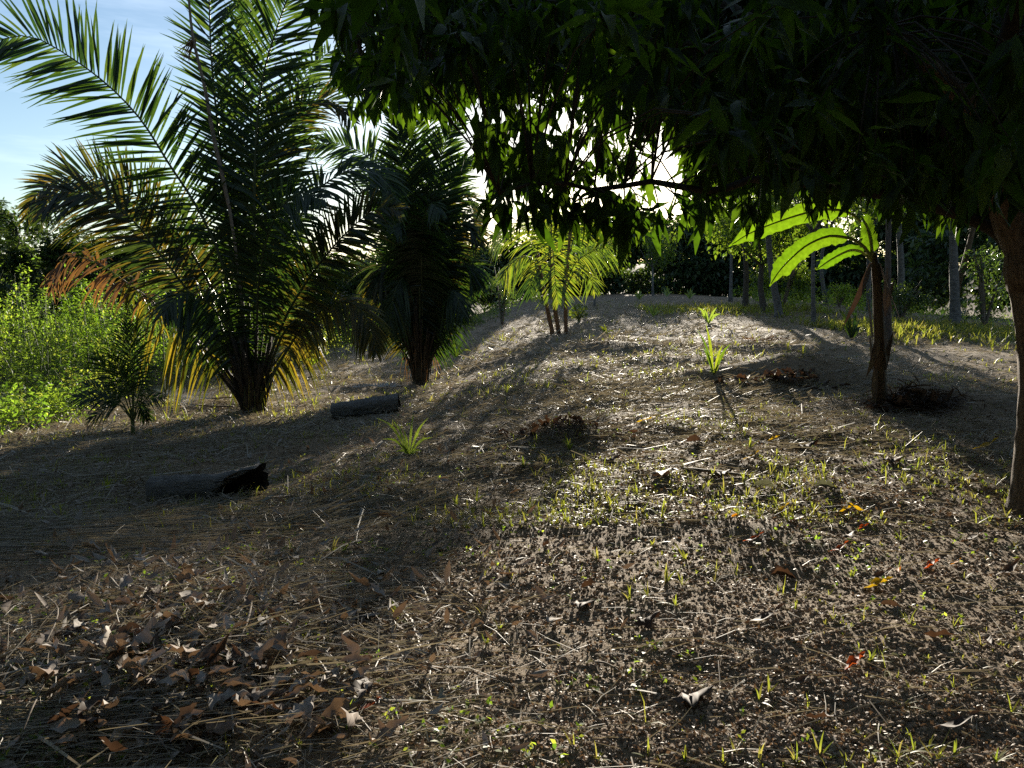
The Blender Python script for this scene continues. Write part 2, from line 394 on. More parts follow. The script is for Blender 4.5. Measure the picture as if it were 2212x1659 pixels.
# soil clods: one point per clod, a rough lump instanced on each
def clod_cloud(name, label, N, y0, y1, s0, s1, pw):
    y = y0 * (y1 / y0) ** rng.random(N); x = (rng.random(N) * 2 - 1) * 0.74 * y
    bare = 0.5 + 0.35 * np.clip(x + 0.6, -1.2, 1.5) + 0.9 * vn(x / 0.8, y / 0.8 + 4)
    k = rng.random(N) < np.clip(bare, 0.12, 1); x, y = x[k], y[k]; N = len(x)
    sz = s0 + (s1 - s0) * rng.random(N) ** pw
    me = bpy.data.meshes.new(name); me.vertices.add(N)
    me.vertices.foreach_set("co", np.stack([x, y, terr(x, y) + sz * 0.3], -1).astype(np.float32).ravel())
    at_ = me.attributes.new("size", 'FLOAT_VECTOR', 'POINT'); at_.data.foreach_set("vector", (sz[:, None] * rng.uniform(0.65, 1.4, (N, 3)) * np.array([1.1, 1.1, 0.75])).astype(np.float32).ravel())
    rt = me.attributes.new("turn", 'FLOAT_VECTOR', 'POINT'); rt.data.foreach_set("vector", (rng.random((N, 3)) * np.array([0.7, 0.7, 6.283])).astype(np.float32).ravel())
    me.update()
    o = link(name, me, None, kind="stuff", label=label)
    ng = bpy.data.node_groups.new(name, 'GeometryNodeTree')
    ng.interface.new_socket("Geometry", in_out='INPUT', socket_type='NodeSocketGeometry'); ng.interface.new_socket("Geometry", in_out='OUTPUT', socket_type='NodeSocketGeometry')
    gi, go = ng.nodes.new('NodeGroupInput'), ng.nodes.new('NodeGroupOutput')
    ico = ng.nodes.new('GeometryNodeMeshIcoSphere'); ico.inputs['Radius'].default_value = 1.0; ico.inputs['Subdivisions'].default_value = 2
    sp_ = ng.nodes.new('GeometryNodeSetPosition'); nn = ng.nodes.new('ShaderNodeTexNoise'); nn.inputs['Scale'].default_value = 1.3; nn.inputs['Detail'].default_value = 1.0
    vm = ng.nodes.new('ShaderNodeVectorMath'); vm.operation = 'SUBTRACT'; vm.inputs[1].default_value = (0.5, 0.5, 0.5)
    vm2 = ng.nodes.new('ShaderNodeVectorMath'); vm2.operation = 'SCALE'; vm2.inputs['Scale'].default_value = 1.5
    sm = ng.nodes.new('GeometryNodeSetMaterial'); sm.inputs['Material'].default_value = CLOD
    ip = ng.nodes.new('GeometryNodeInstanceOnPoints')
    ns = ng.nodes.new('GeometryNodeInputNamedAttribute'); ns.data_type = 'FLOAT_VECTOR'; ns.inputs[0].default_value = "size"
    nr = ng.nodes.new('GeometryNodeInputNamedAttribute'); nr.data_type = 'FLOAT_VECTOR'; nr.inputs[0].default_value = "turn"
    L_ = ng.links.new
    L_(nn.outputs['Color'], vm.inputs[0]); L_(vm.outputs[0], vm2.inputs[0]); L_(ico.outputs['Mesh'], sp_.inputs['Geometry']); L_(vm2.outputs[0], sp_.inputs['Offset'])
    L_(sp_.outputs[0], sm.inputs['Geometry']); L_(gi.outputs[0], ip.inputs['Points']); L_(sm.outputs[0], ip.inputs['Instance'])
    L_(ns.outputs['Attribute'], ip.inputs['Scale']); L_(nr.outputs['Attribute'], ip.inputs['Rotation']); L_(ip.outputs[0], go.inputs[0])
    md_ = o.modifiers.new("clods", 'NODES'); md_.node_group = ng
    return o
clod_cloud("soil_clods", "loose crumbly soil clods covering the bare ground", 95000, 1.6, 9.0, 0.0025, 0.012, 2.6)

# ------------------------------------------------------------------ straw and grass carpets
def straw_pts(N, y0, y1, spread=0.78, dens=None, pw=1.0):
    y = y0 * (y1 / y0) ** (rng.random(N) ** pw); x = (rng.random(N) * 2 - 1) * spread * y
    if dens is not None:
        k = rng.random(N) < dens(x, y); x, y = x[k], y[k]
    return x, y
def straw_dens(x, y):
    near = ss(5.5, 8.5, y)
    left = ss(0.1, -1.0, x - 0.05 * y) if False else np.clip(-(x - 0.0) / 1.2 + 0.1, 0, 1)
    d = np.maximum(near * 1.0, left) * (0.75 + 1.3 * vn(x / 1.1 + 2, y / 1.1)) + 0.10
    right = ss(2.2, 5.0, x - 0.12 * y)
    return np.clip(d * (1 - 0.45 * right), 0.03, 1)
g = Geo()
for (N, y0, y1, L0, L1, W, lift, sg) in ((26000, 1.7, 6.5, 0.05, 0.34, 0.0036, 0.18, 2), (70000, 5.0, 12, 0.06, 0.26, 0.006, 0.28, 1), (70000, 10, 20, 0.08, 0.26, 0.009, 0.42, 1), (46000, 17, 40, 0.10, 0.30, 0.017, 0.6, 1)):
    x, y = straw_pts(N, y0, y1, dens=straw_dens); n_ = len(x)
    az = rng.random(n_) * 6.283; az = np.where(rng.random(n_) < 0.4, rng.normal(0.15, 0.35, n_), az)
    el = np.abs(rng.normal(0, lift, n_))
    D = np.stack([np.cos(az) * np.cos(el), np.sin(az) * np.cos(el), np.sin(el)], -1)
    L = L0 + (L1 - L0) * rng.random(n_) ** 2
    fat = (rng.random(n_) < 0.12) & ((y > 6.5) | (x < -0.6)); L = np.where(fat, L * 1.8, L); W = np.where(fat, W * 2.3, W)
    P = np.stack([x, y, terr(x, y) + 0.004 + 0.025 * rng.random(n_)], -1)
    V, Q, K = ribbons(P, D, L, W * (0.6 + 0.8 * rng.random(n_)), 0.1 + 0.4 * np.sin(el), sg, prof=np.array([1, 1, 0.5]) if sg == 2 else np.array([1, 0.5]), curl=0.5)
    g.add(V, Q, tint=np.repeat(rng.random(n_), K))
# straw bundles at the left
for (px, py, n_) in ((60, 1030, 900), (150, 1130, 900), (60, 1590, 400), (120, 1170, 900), (330, 1150, 500), (250, 960, 700)):
    c = at(px, py); sx = 0.09 * c[1]
    x = c[0] + rng.normal(0, sx, n_); y = c[1] + rng.normal(0, sx * 0.45, n_)
    az = rng.normal(0.12, 0.16, n_) + np.where(rng.random(n_) < 0.5, np.pi, 0)
    el = rng.normal(0.02, 0.06, n_)
    D = np.stack([np.cos(az) * np.cos(el), np.sin(az) * np.cos(el), np.sin(el)], -1)
    P = np.stack([x, y, terr(x, y) + 0.01 + 0.035 * rng.random(n_)], -1)
    V, Q, K = ribbons(P, D, 0.2 + 0.5 * rng.random(n_), 0.003, 0.03, 2, prof=np.array([1, 1, 0.6]), curl=0.15)
    g.add(V, Q, tint=np.repeat(rng.random(n_), K))
link("straw_litter", g.mesh("straw_litter"), STRAW, kind="stuff", label="cut dry straw and dead stems strewn over the ground")

def tuft_geo(P, n, L, W, spread, g_):
    N = len(P); b = np.repeat(P, n, 0)
    az = rng.random(N * n) * 6.283; el = np.clip(rng.normal(1.5 - spread, 0.35, N * n), 0.15, 1.55)
    D = np.stack([np.cos(az) * np.cos(el), np.sin(az) * np.cos(el), np.sin(el)], -1)
    LL = np.repeat(np.broadcast_to(L, (N,)), n) * (0.5 + 0.7 * rng.random(N * n))
    V, Q, K = ribbons(b + D * 0.004, D, LL, W, 0.25 + 0.3 * rng.random(N * n), 2, sidehint=np.stack([np.cos(az), np.sin(az), np.zeros_like(az)], -1) + 0.01, prof=np.array([0.8, 1, 0.05]), curl=0.3)
    g_.add(V, Q, tint=np.repeat(np.repeat(rng.random(N) * 0.6, n) + rng.random(N * n) * 0.39, K))
def grass_dens(x, y):
    d = 0.30 + 2.2 * vn(x / 0.6 + 11, y / 0.6) + 1.0 * vn(x / 2.1, y / 2.1 + 3)
    d = d + 0.25 * np.exp(-((x - 0.12 * y - 0.6) / 1.4) ** 2) * ss(3.5, 7, y)
    return np.clip(d + 0.18 * ss(-0.5, -2.5, x) * ss(3.5, 6, y), 0.02, 1) * (1 - 0.5 * ss(2.5, 5, x - 0.12 * y))
g = Geo()
for (N, y0, y1, n, L, W) in ((2200, 1.7, 6.5, 5, 0.045, 0.004), (12500, 5.0, 13, 5, 0.06, 0.008), (10000, 12, 38, 4, 0.11, 0.018)):
    x, y = straw_pts(N, y0, y1, dens=grass_dens)
    big_ = 1 + 1.6 * (rng.random(len(x)) < 0.14)
    tuft_geo(np.stack([x, y, terr(x, y)], -1), n, L * (0.6 + 0.8 * rng.random(len(x))) * big_, W, 0.55, g)
# bright grass strip beyond the trees on the right, and other far verges
n_ = 3600
c0 = at(2010, 690)
x = rng.uniform(9, 24, n_); y = 21.5 + (x - 9) * -0.12 + rng.normal(0, 1.6, n_)
tuft_geo(np.stack([x, y, terr(x, y)], -1), 4, 0.28 + 0.2 * rng.random(n_), 0.03, 0.5, g)
x = rng.uniform(5, 12, 1100); y = 29 + rng.normal(0, 1.2, 1100)
tuft_geo(np.stack([x, y, terr(x, y)], -1), 4, 0.25 + 0.15 * rng.random(1100), 0.03, 0.5, g)
link("ground_grass", g.mesh("ground_grass"), GRASS, kind="stuff", label="sparse backlit grass sprouting all over the clearing")

# tiny broad-leaved ground weeds
DIA = np.array([(0, 0, 0), (0.45, -0.27, 0.06), (1, 0, -0.06), (0.45, 0.27, 0.06)]); DIAQ = np.array([(0, 1, 2, 3)])
def dia_leaves(P, D, Nh, L, W=1.0):
    R = basis(D, Nh); L = np.broadcast_to(L, (len(P),)); W = np.broadcast_to(W, (len(P),))
    S = np.stack([L, L * W, L], -1)
    return inst(DIA, R, S, P).reshape(-1, 3), instq(DIAQ, len(P), 4)
g = Geo()
x, y = straw_pts(6000, 1.8, 16, dens=lambda x, y: np.clip(0.2 + 1.4 * vn(x / 0.5 + 1, y / 0.5) + 0.6 * vn(x / 1.7, y / 1.7), 0, 1))
n_ = len(x); rep = 4
P = np.repeat(np.stack([x, y, terr(x, y) + 0.012 + 0.02 * rng.random(n_)], -1), rep, 0) + rng.normal(0, 0.008, (n_ * rep, 3))
az = rng.random(n_ * rep) * 6.283; el = rng.normal(0.35, 0.3, n_ * rep)
D = np.stack([np.cos(az) * np.cos(el), np.sin(az) * np.cos(el), np.sin(el)], -1)
Ld = 0.014 + 0.02 * rng.random(n_ * rep)
V, Q = dia_leaves(P, D, np.tile([[0, 0, 1.0]], (n_ * rep, 1)) + rng.normal(0, .3, (n_ * rep, 3)), Ld)
g.add(V, Q, tint=np.repeat(rng.random(n_ * rep), 4))
link("ground_weeds", g.mesh("ground_weeds"), WEED, kind="stuff", label="tiny broad leaved weeds creeping over the soil")

# crumbs of dead leaf and stem that make the soil rough
g = Geo()
for (N, y0, y1, l0, l1) in ((80000, 1.7, 6.0, 0.005, 0.024), (36000, 5.0, 14, 0.012, 0.045)):
    x, y = straw_pts(N, y0, y1, dens=lambda x, y: np.clip(0.55 + 1.2 * vn(x / 0.6 + 21, y / 0.6) + 0.3 * np.clip(-x / 2, 0, 1), 0.1, 1)); n_ = len(x)
    az = rng.random(n_) * 6.283; el = np.abs(rng.normal(0, 0.55, n_))
    D = np.stack([np.cos(az) * np.cos(el), np.sin(az) * np.cos(el), np.sin(el)], -1)
    P = np.stack([x, y, terr(x, y) + 0.002 + 0.008 * rng.random(n_)], -1)
    V, Q = dia_leaves(P, D, np.tile(UPV, (n_, 1)) + rng.normal(0, .5, (n_, 3)), l0 + (l1 - l0) * rng.random(n_) ** 2)
    g.add(V, Q, tint=np.repeat(rng.random(n_), 4))
link("leaf_crumbs", g.mesh("leaf_crumbs"), LITTER_C, kind="stuff", label="crumbs of dead leaf and stem mixed into the soil")

# ------------------------------------------------------------------ fronds and palms
PS = 1.0
UP = np.array([0, 0, 1.0]); TOCAM = np.array([0, -1.0, 0.15])
def frond_arrays(pts, n, Lmax, w, roll=0.6, a0=70, a1=28, droop=0.12, t0=0.25, lift=0.12, jit=0.11, gap=0.0, tipL=0.45, hang=0.0, gg=rng):
    C = catmull(pts, 60); T = nrm(np.gradient(C, axis=0))
    out = []
    for s in (-1, 1):
        t = np.linspace(t0, 0.995, n) + gg.normal(0, 0.3 / n, n) + 0.006 * np.sin(np.linspace(0, 60, n) + gg.random() * 6)
        if gap: t = t[gg.random(n) > gap]
        t = np.clip(t, 0, 0.999); i = t * 59; k = np.clip(i.astype(int), 0, 58); f = (i - k)[:, None]
        P = C[k] * (1 - f) + C[k + 1] * f; Tt = nrm(T[k] * (1 - f) + T[k + 1] * f)
        N0 = roll * TOCAM + (1 - roll) * UP
        S = nrm(np.cross(Tt, N0)) * s; N2 = nrm(np.cross(S, Tt)) * s
        u = (t - t0) / (1 - t0)
        a = np.radians(a0 + (a1 - a0) * u ** 1.3) + gg.normal(0, jit, len(t))
        D = np.cos(a)[:, None] * Tt + np.sin(a)[:, None] * S + (lift + gg.normal(0, jit, len(t)))[:, None] * N2
        D[:, 2] -= hang
        D = nrm(D)
        prof = np.clip(0.45 + 0.9 * np.sin(np.pi * np.clip(u * 0.78 + 0.12, 0, 1)), 0, 1.3) / 1.3
        prof = prof * (1 - (1 - tipL) * ss(0.7, 1.0, u))
        L = Lmax * prof * gg.uniform(0.8, 1.1, len(t)) * np.where(gg.random(len(t)) < 0.06, 0.6, 1)
        out.append((P, D, L, N2 + gg.normal(0, 0.25, N2.shape)))
    P, D, L, N2 = (np.concatenate([o[j] for o in out]) for j in range(4))
    W = 1.1 * w * gg.uniform(0.75, 1.15, len(P))
    V, Q, K = ribbons(P, D, L, W, droop * gg.uniform(0.6, 1.5, len(P)), 4, sidehint=N2, prof=np.array([0.45, 1.0, 0.9, 0.6, 0.05]), curl=0.06, g=gg)
    return C, V, Q, K, len(P)

def frond(root, pts, n, Lmax, w, mat, stalk, r0=0.03, single=False, **kw):
    n = int(n * (1.1 if single else 1.4) if PS > 1.05 else n * 1.2)
    C, V, Q, K, N = frond_arrays(pts, n, Lmax * PS, w * PS, **kw); r0 = r0 * PS
    rad = r0 * (1 - 0.88 * np.linspace(0, 1, len(C)) ** 0.8)
    Vt, Qt, Tt = tube(C[::2], rad[::2], 6)
    fr = part("frond", Geo().add(Vt, Qt, Tt), stalk, root)
    if single:
        per = Q.shape[0] // N
        for i in range(N):
            part("leaflet", Geo().add(V[i * K:(i + 1) * K], Q[:per], tint=np.full(K, rng.random() * 0.8)), mat, root, parent=fr)
    else:
        part("leaflets", Geo().add(V, Q, tint=np.repeat(rng.random(N), K)), mat, root, parent=fr, kind="stuff")
    return fr

def px_pts(lst, d0, d1):
    """points of a frond: sketch position, with the distance running from d0 at the base to d1 at the tip"""
    m = len(lst)
    return [pix(x, y, d0 + (d1 - d0) * (i / (m - 1)) ** 1.2) for i, (x, y) in enumerate(lst)]

def boot_geo(base, top, r0, r1, n_boots, seed):
    """a short palm trunk wrapped in old leaf bases"""
    g_ = np.random.default_rng(seed); G = Geo()
    C = catmull([base - UP * 0.15, base + (top - base) * 0.3, top], 9)
    V, Q, T = tube(C, np.linspace(r0, r1, 9), 12, 0.25, seed); G.add(V, Q, T)
    B = Geo()
    for i in range(n_boots):
        u = g_.random() ** 0.8 * 0.85; a = g_.random() * 6.283
        c = base + (top - base) * u; rr = r0 + (r1 - r0) * u
        o = np.array([math.cos(a), math.sin(a), 0])
        hb = r0 / 0.2 * (0.45 + 0.9 * g_.random()); p = [c + o * rr * 0.7 - UP * 0.05, c + o * (rr * 1.15) + UP * 0.35 * hb, c + o * (rr * (1.6 + 1.3 * g_.random())) + UP * hb]
        V, Q, T = tube(catmull(p, 5), np.array([0.045, 0.042, 0.034, 0.026, 0.016]) * r0 / 0.2, 5, 0.3, seed + i)
        B.add(V, Q, T)
    return G, B

# --- the big palm on the left
b1 = at(548, 888); d1 = b1[1]; PS = d1 / 10.0
p1 = thing("palm_tree", b1, "largest palm with arching fronds and yellowing lower leaves left of centre", "palm tree")
G, B = boot_geo(b1, pix(547, 845, d1), 0.17 * PS, 0.12 * PS, 64, 3)
part("trunk", G, PTRUNK, p1); part("leaf_bases", B, PTRUNK, p1)
O = lambda x, y: (x, y)
FA = [(540, 820), (515, 690), (470, 540), (423, 443), (367, 357), (300, 253), (213, 167), (100, 92), (43, 77), (-35, 100), (-70, 130)]
frond(p1, px_pts(FA, d1, d1 - 0.9), 118, 0.90, 0.034, PALM, RACHIS, 0.032, single=True, roll=0.95, a0=68, a1=40, droop=0.08, t0=0.30, lift=0.05, jit=0.07)
FB1 = [(535, 840), (500, 720), (440, 590), (380, 500), (300, 425), (230, 390), (187, 380), (140, 384), (100, 402), (70, 432), (58, 470)]
frond(p1, px_pts(FB1, d1, d1 - 0.3), 96, 0.72, 0.030, PALM_O, RACHIS, 0.03, roll=0.8, a0=70, a1=30, droop=0.12, t0=0.3, lift=0.05)
FB2 = [(535, 850), (480, 730), (400, 620), (335, 535), (300, 490), (260, 453), (220, 430), (180, 417), (140, 415), (105, 430), (85, 470)]
frond(p1, px_pts(FB2, d1, d1 - 1.1), 98, 0.74, 0.030, PALM_O, RACHIS, 0.03, roll=0.7, a0=70, a1=35, droop=0.25, t0=0.28, lift=0.0, jit=0.14)
FC = [(522, 872), (500, 832), (467, 782), (430, 739), (383, 696), (350, 666), (310, 636), (267, 606), (217, 572), (173, 556), (140, 558), (120, 590), (108, 630)]
frond(p1, px_pts(FC, d1 - 0.1, d1 - 0.6), 70, 0.40, 0.034, PALM_D, RACHIS_D, 0.032, roll=0.6, a0=70, a1=45, droop=0.55, t0=0.52, lift=0.0, jit=0.3, gap=0.6, hang=0.25)
frond(p1, px_pts(FC[:8], d1 - 0.12, d1 - 0.45), 46, 0.62, 0.036, PALM_Y, RACHIS_D, 0.012, roll=0.5, a0=80, a1=60, droop=0.9, t0=0.28, lift=0.0, jit=0.2, gap=0.45, hang=1.1)
FD = [(545, 830), (520, 660), (490, 480), (477, 333), (468, 250), (460, 167), (455, 100), (452, 0), (447, -120), (430, -230)]
frond(p1, px_pts(FD, d1, d1 + 0.2), 112, 0.62, 0.034, PALM, RACHIS, 0.034, roll=0.95, a0=65, a1=40, droop=0.05, t0=0.24, lift=0.05)
FE = [(550, 830), (552, 700), (550, 450), (553, 300), (563, 200), (573, 143), (593, 77), (620, 0), (660, -90), (720, -170)]
frond(p1, px_pts(FE, d1, d1 - 0.5), 112, 0.92, 0.034, PALM, RACHIS, 0.034, roll=0.95, a0=66, a1=40, droop=0.06, t0=0.24, lift=0.05)
FF = [(550, 840), (552, 600), (560, 433), (567, 383), (583, 333), (600, 300), (623, 263), (660, 225), (700, 214), (735, 228), (760, 265)]
frond(p1, px_pts(FF, d1 + 0.1, d1 + 0.6), 96, 0.70, 0.030, PALM_O, RACHIS, 0.03, roll=0.8, a0=68, a1=36, droop=0.15, t0=0.26)
FG = [(555, 850), (570, 650), (620, 520), (671, 430), (698, 400), (741, 373), (781, 360), (820, 375), (848, 420), (860, 470)]
frond(p1, px_pts(FG, d1 + 0.1, d1 + 0.4), 90, 0.66, 0.032, PALM, RACHIS, 0.03, roll=0.55, a0=70, a1=35, droop=0.4, t0=0.26)
FH = [(560, 868), (600, 790), (655, 705), (688, 676), (708, 661), (738, 651), (768, 659), (791, 686), (806, 729), (812, 760)]
frond(p1, px_pts(FH, d1 - 0.1, d1 - 0.5), 80, 0.46, 0.030, PALM_Y, RACHIS, 0.028, roll=0.6, a0=78, a1=40, droop=0.5, t0=0.3, hang=0.35)
FI = [(556, 860), (580, 780), (620, 680), (658, 616), (688, 572), (735, 516), (785, 470), (828, 448), (862, 455)]
frond(p1, px_pts(FI, d1, d1 - 0.9), 96, 0.66, 0.032, PALM_O, RACHIS, 0.03, roll=0.85, a0=68, a1=35, droop=0.2, t0=0.25)
FK = [(545, 850), (560, 640), (590, 430), (610, 300), (645, 190), (700, 120), (770, 90)]
frond(p1, px_pts(FK, d1 + 0.2, d1 + 1.5), 96, 0.74, 0.032, PALM, RACHIS, 0.03, roll=0.7, a0=70, a1=40, droop=0.2, t0=0.24)
FL = [(548, 850), (535, 640), (525, 440), (520, 280), (530, 150), (540, 40), (545, -90)]
frond(p1, px_pts(FL, d1 + 0.3, d1 + 1.0), 96, 0.66, 0.034, PALM, RACHIS, 0.03, roll=0.8, a0=66, a1=40, droop=0.1, t0=0.28)
FN = [(540, 860), (515, 760), (480, 690), (430, 640), (385, 640), (350, 680)]
frond(p1, px_pts(FN, d1 - 0.1, d1 - 1.3), 70, 0.62, 0.032, PALM, RACHIS, 0.028, roll=0.5, a0=72, a1=45, droop=0.5, t0=0.25, hang=0.3)
FP = [(550, 860), (555, 740), (560, 600), (590, 480), (640, 420), (700, 430)]
frond(p1, px_pts(FP, d1, d1 - 1.6), 84, 0.66, 0.032, PALM, RACHIS, 0.028, roll=0.7, a0=72, a1=45, droop=0.3, t0=0.25, hang=0.1)
FQ = [(556, 868), (585, 800), (625, 745), (660, 720), (700, 730)]
frond(p1, px_pts(FQ, d1 + 0.2, d1 + 0.9), 50, 0.5, 0.03, PALM_Y, RACHIS, 0.024, roll=0.4, a0=75, a1=45, droop=0.7, t0=0.3, hang=0.6, gap=0.2)
for (tx, ty) in ((455, 640), (478, 600), (500, 570), (590, 620), (612, 650), (640, 690), (520, 560), (565, 580), (575, 640), (490, 660)):
    C = catmull(px_pts([(548 + (tx - 548) * 0.12, 880), (548 + (tx - 548) * 0.4, 790), (548 + (tx - 548) * 0.7, 720), (tx, ty)], d1, d1 + rng.uniform(-.5, .5)), 12)
    V, Q, T = tube(C, np.linspace(0.04, 0.016, 12), 6); part("petiole", Geo().add(V, Q, T), RACHIS, p1)
# withered folded spear with a fan of dry leaflets
sp = px_pts([(530, 720), (500, 480), (462, 300), (450, 233), (437, 167), (418, 90), (409, 20), (406, -40)], d1 - 0.2, d1 - 0.4)
Vt, Qt, Tt = tube(catmull(sp, 20), np.concatenate([np.linspace(0.016, 0.034, 12), np.linspace(0.034, 0.014, 8)]), 7, 0.5, 4)
spear = part("withered_spear", Geo().add(Vt, Qt, Tt), RACHIS_D, p1, label="withered folded brown frond hanging from the crown")
c = pix(414, 86, d1 - 0.36); n_ = 26
az = rng.normal(-2.2, 0.35, n_)
D = nrm(np.stack([np.cos(az), rng.normal(0, .25, n_), np.sin(az)], -1))
V, Q, K = ribbons(np.repeat(c[None], n_, 0) + rng.normal(0, .03, (n_, 3)), D, 0.22 + 0.16 * rng.random(n_), 0.022, 0.1, 4, prof=np.array([0.4, 1, 0.8, 0.5, 0.05]))
part("leaflets", Geo().add(V, Q, tint=np.repeat(rng.random(n_), K)), PALM_D, p1, parent=spear, kind="stuff")
# hanging strips of old fibre round the base
g = Geo(); n_ = 46
a = rng.random(n_) * 6.283; rr = 0.18 + 0.3 * rng.random(n_)
P = np.stack([b1[0] + np.cos(a) * rr, b1[1] + np.sin(a) * rr, b1[2] + 0.3 + 0.9 * rng.random(n_)], -1)
D = nrm(np.stack([np.cos(a) * 0.3, np.sin(a) * 0.3, -np.ones(n_)], -1))
V, Q, K = ribbons(P, D, 0.25 + 0.5 * rng.random(n_), 0.02, 0.2, 3, curl=0.3)
part("hanging_strips", g.add(V, Q, tint=np.repeat(rng.random(n_), K)), PALM_Y, p1, kind="stuff")

# --- the second palm
b2 = at(910, 826); d2 = b2[1]; PS = d2 / 12.5
p2 = thing("palm_tree", b2, "dark upright palm with a narrow vase of fronds behind the short log", "palm tree")
G, B = boot_geo(b2, pix(909, 760, d2), 0.15 * PS, 0.13 * PS, 50, 8)
part("trunk", G, PTRUNK, p2); part("leaf_bases", B, PTRUNK, p2)
for k, (pts, dd, n, L, mat, kw) in enumerate([
    ([(905, 800), (898, 600), (898, 450), (898, 360), (897, 287), (893, 200), (880, 110)], 0.0, 110, 0.75, PALM, dict(roll=0.9, a0=66, a1=38)),
    ([(908, 800), (900, 620), (880, 520), (848, 420), (801, 345), (740, 312), (690, 310), (660, 330)], 0.6, 100, 0.72, PALM, dict(roll=0.75, a0=72, a1=40)),
    ([(912, 800), (925, 600), (950, 470), (975, 390), (1000, 350), (1030, 345)], 0.5, 96, 0.72, PALM, dict(roll=0.7, a0=70, a1=36, droop=0.25)),
    ([(912, 810), (935, 640), (975, 520), (1000, 480), (1022, 490), (1036, 530)], -0.2, 90, 0.66, PALM_O, dict(roll=0.6, a0=72, a1=36, droop=0.4)),
    ([(915, 815), (950, 690), (985, 600), (1005, 570), (1025, 580), (1040, 620)], -0.4, 80, 0.6, PALM, dict(roll=0.6, a0=74, a1=36, droop=0.5, hang=0.2)),
    ([(905, 815), (880, 690), (855, 600), (835, 570), (815, 590), (803, 640)], -0.5, 80, 0.62, PALM_O, dict(roll=0.6, a0=74, a1=36, droop=0.5, hang=0.3)),
    ([(906, 810), (888, 640), (870, 500), (850, 420), (825, 390), (800, 410)], -0.6, 90, 0.66, PALM, dict(roll=0.7, a0=72, a1=36, droop=0.3)),
    ([(910, 810), (915, 640), (930, 470), (945, 380), (965, 300), (1000, 250)], -0.3, 100, 0.7, PALM, dict(roll=0.85, a0=68, a1=38, droop=0.12)),
    ([(908, 810), (906, 650), (890, 500), (875, 400), (862, 310), (850, 230)], -0.4, 100, 0.66, PALM, dict(roll=0.85, a0=68, a1=38, droop=0.12)),
    ([(910, 820), (900, 700), (885, 620), (870, 600), (850, 640), (840, 720)], -0.9, 70, 0.55, PALM, dict(roll=0.5, a0=74, a1=40, droop=0.6, hang=0.5)),
    ([(912, 820), (930, 710), (955, 640), (980, 630), (1000, 680)], -0.8, 70, 0.55, PALM, dict(roll=0.5, a0=74, a1=40, droop=0.6, hang=0.5)),
    ([(910, 810), (912, 660), (910, 560), (915, 480), (930, 440), (950, 460)], -1.5, 80, 0.6, PALM, dict(roll=0.7, a0=74, a1=40, droop=0.5, hang=0.3)),
    ([(908, 810), (905, 660), (890, 560), (880, 500), (865, 480), (850, 500)], -1.3, 80, 0.6, PALM, dict(roll=0.7, a0=74, a1=40, droop=0.5, hang=0.3)),
    ([(910, 810), (925, 620), (950, 500), (980, 420), (1015, 430), (1040, 480)], 1.2, 90, 0.7, PALM_O, dict(roll=0.5, a0=74, a1=40, droop=0.4)),
]):
    kw = dict(dict(droop=0.15, t0=0.22), **kw); n = int(n * 1.15)
    frond(p2, px_pts(pts, d2, d2 + dd), n, L, 0.034, mat, RACHIS, 0.028, **kw)
g = Geo(); n_ = 90
a = rng.random(n_) * 6.283; rr = 0.16 + 0.25 * rng.random(n_)
P = np.stack([b2[0] + np.cos(a) * rr, b2[1] + np.sin(a) * rr, b2[2] + 0.5 + 1.4 * rng.random(n_)], -1)
D = nrm(np.stack([np.cos(a) * 0.25, np.sin(a) * 0.25, -np.ones(n_)], -1))
V, Q, K = ribbons(P, D, 0.3 + 0.5 * rng.random(n_), 0.018, 0.2, 3, curl=0.4)
part("hanging_strips", g.add(V, Q, tint=np.repeat(rng.random(n_), K)), PALM_D, p2, kind="stuff")

for (tx, ty) in ((872, 640), (884, 600), (896, 590), (918, 590), (930, 610), (944, 640), (905, 560), (955, 680), (862, 690)):
    C = catmull(px_pts([(909 + (tx - 909) * 0.3, 815), (909 + (tx - 909) * 0.5, 740), (tx, ty)], d2, d2 + rng.uniform(-.4, .4)), 10)
    V, Q, T = tube(C, np.linspace(0.045, 0.018, 10), 6); part("petiole", Geo().add(V, Q, T), RACHIS, p2)
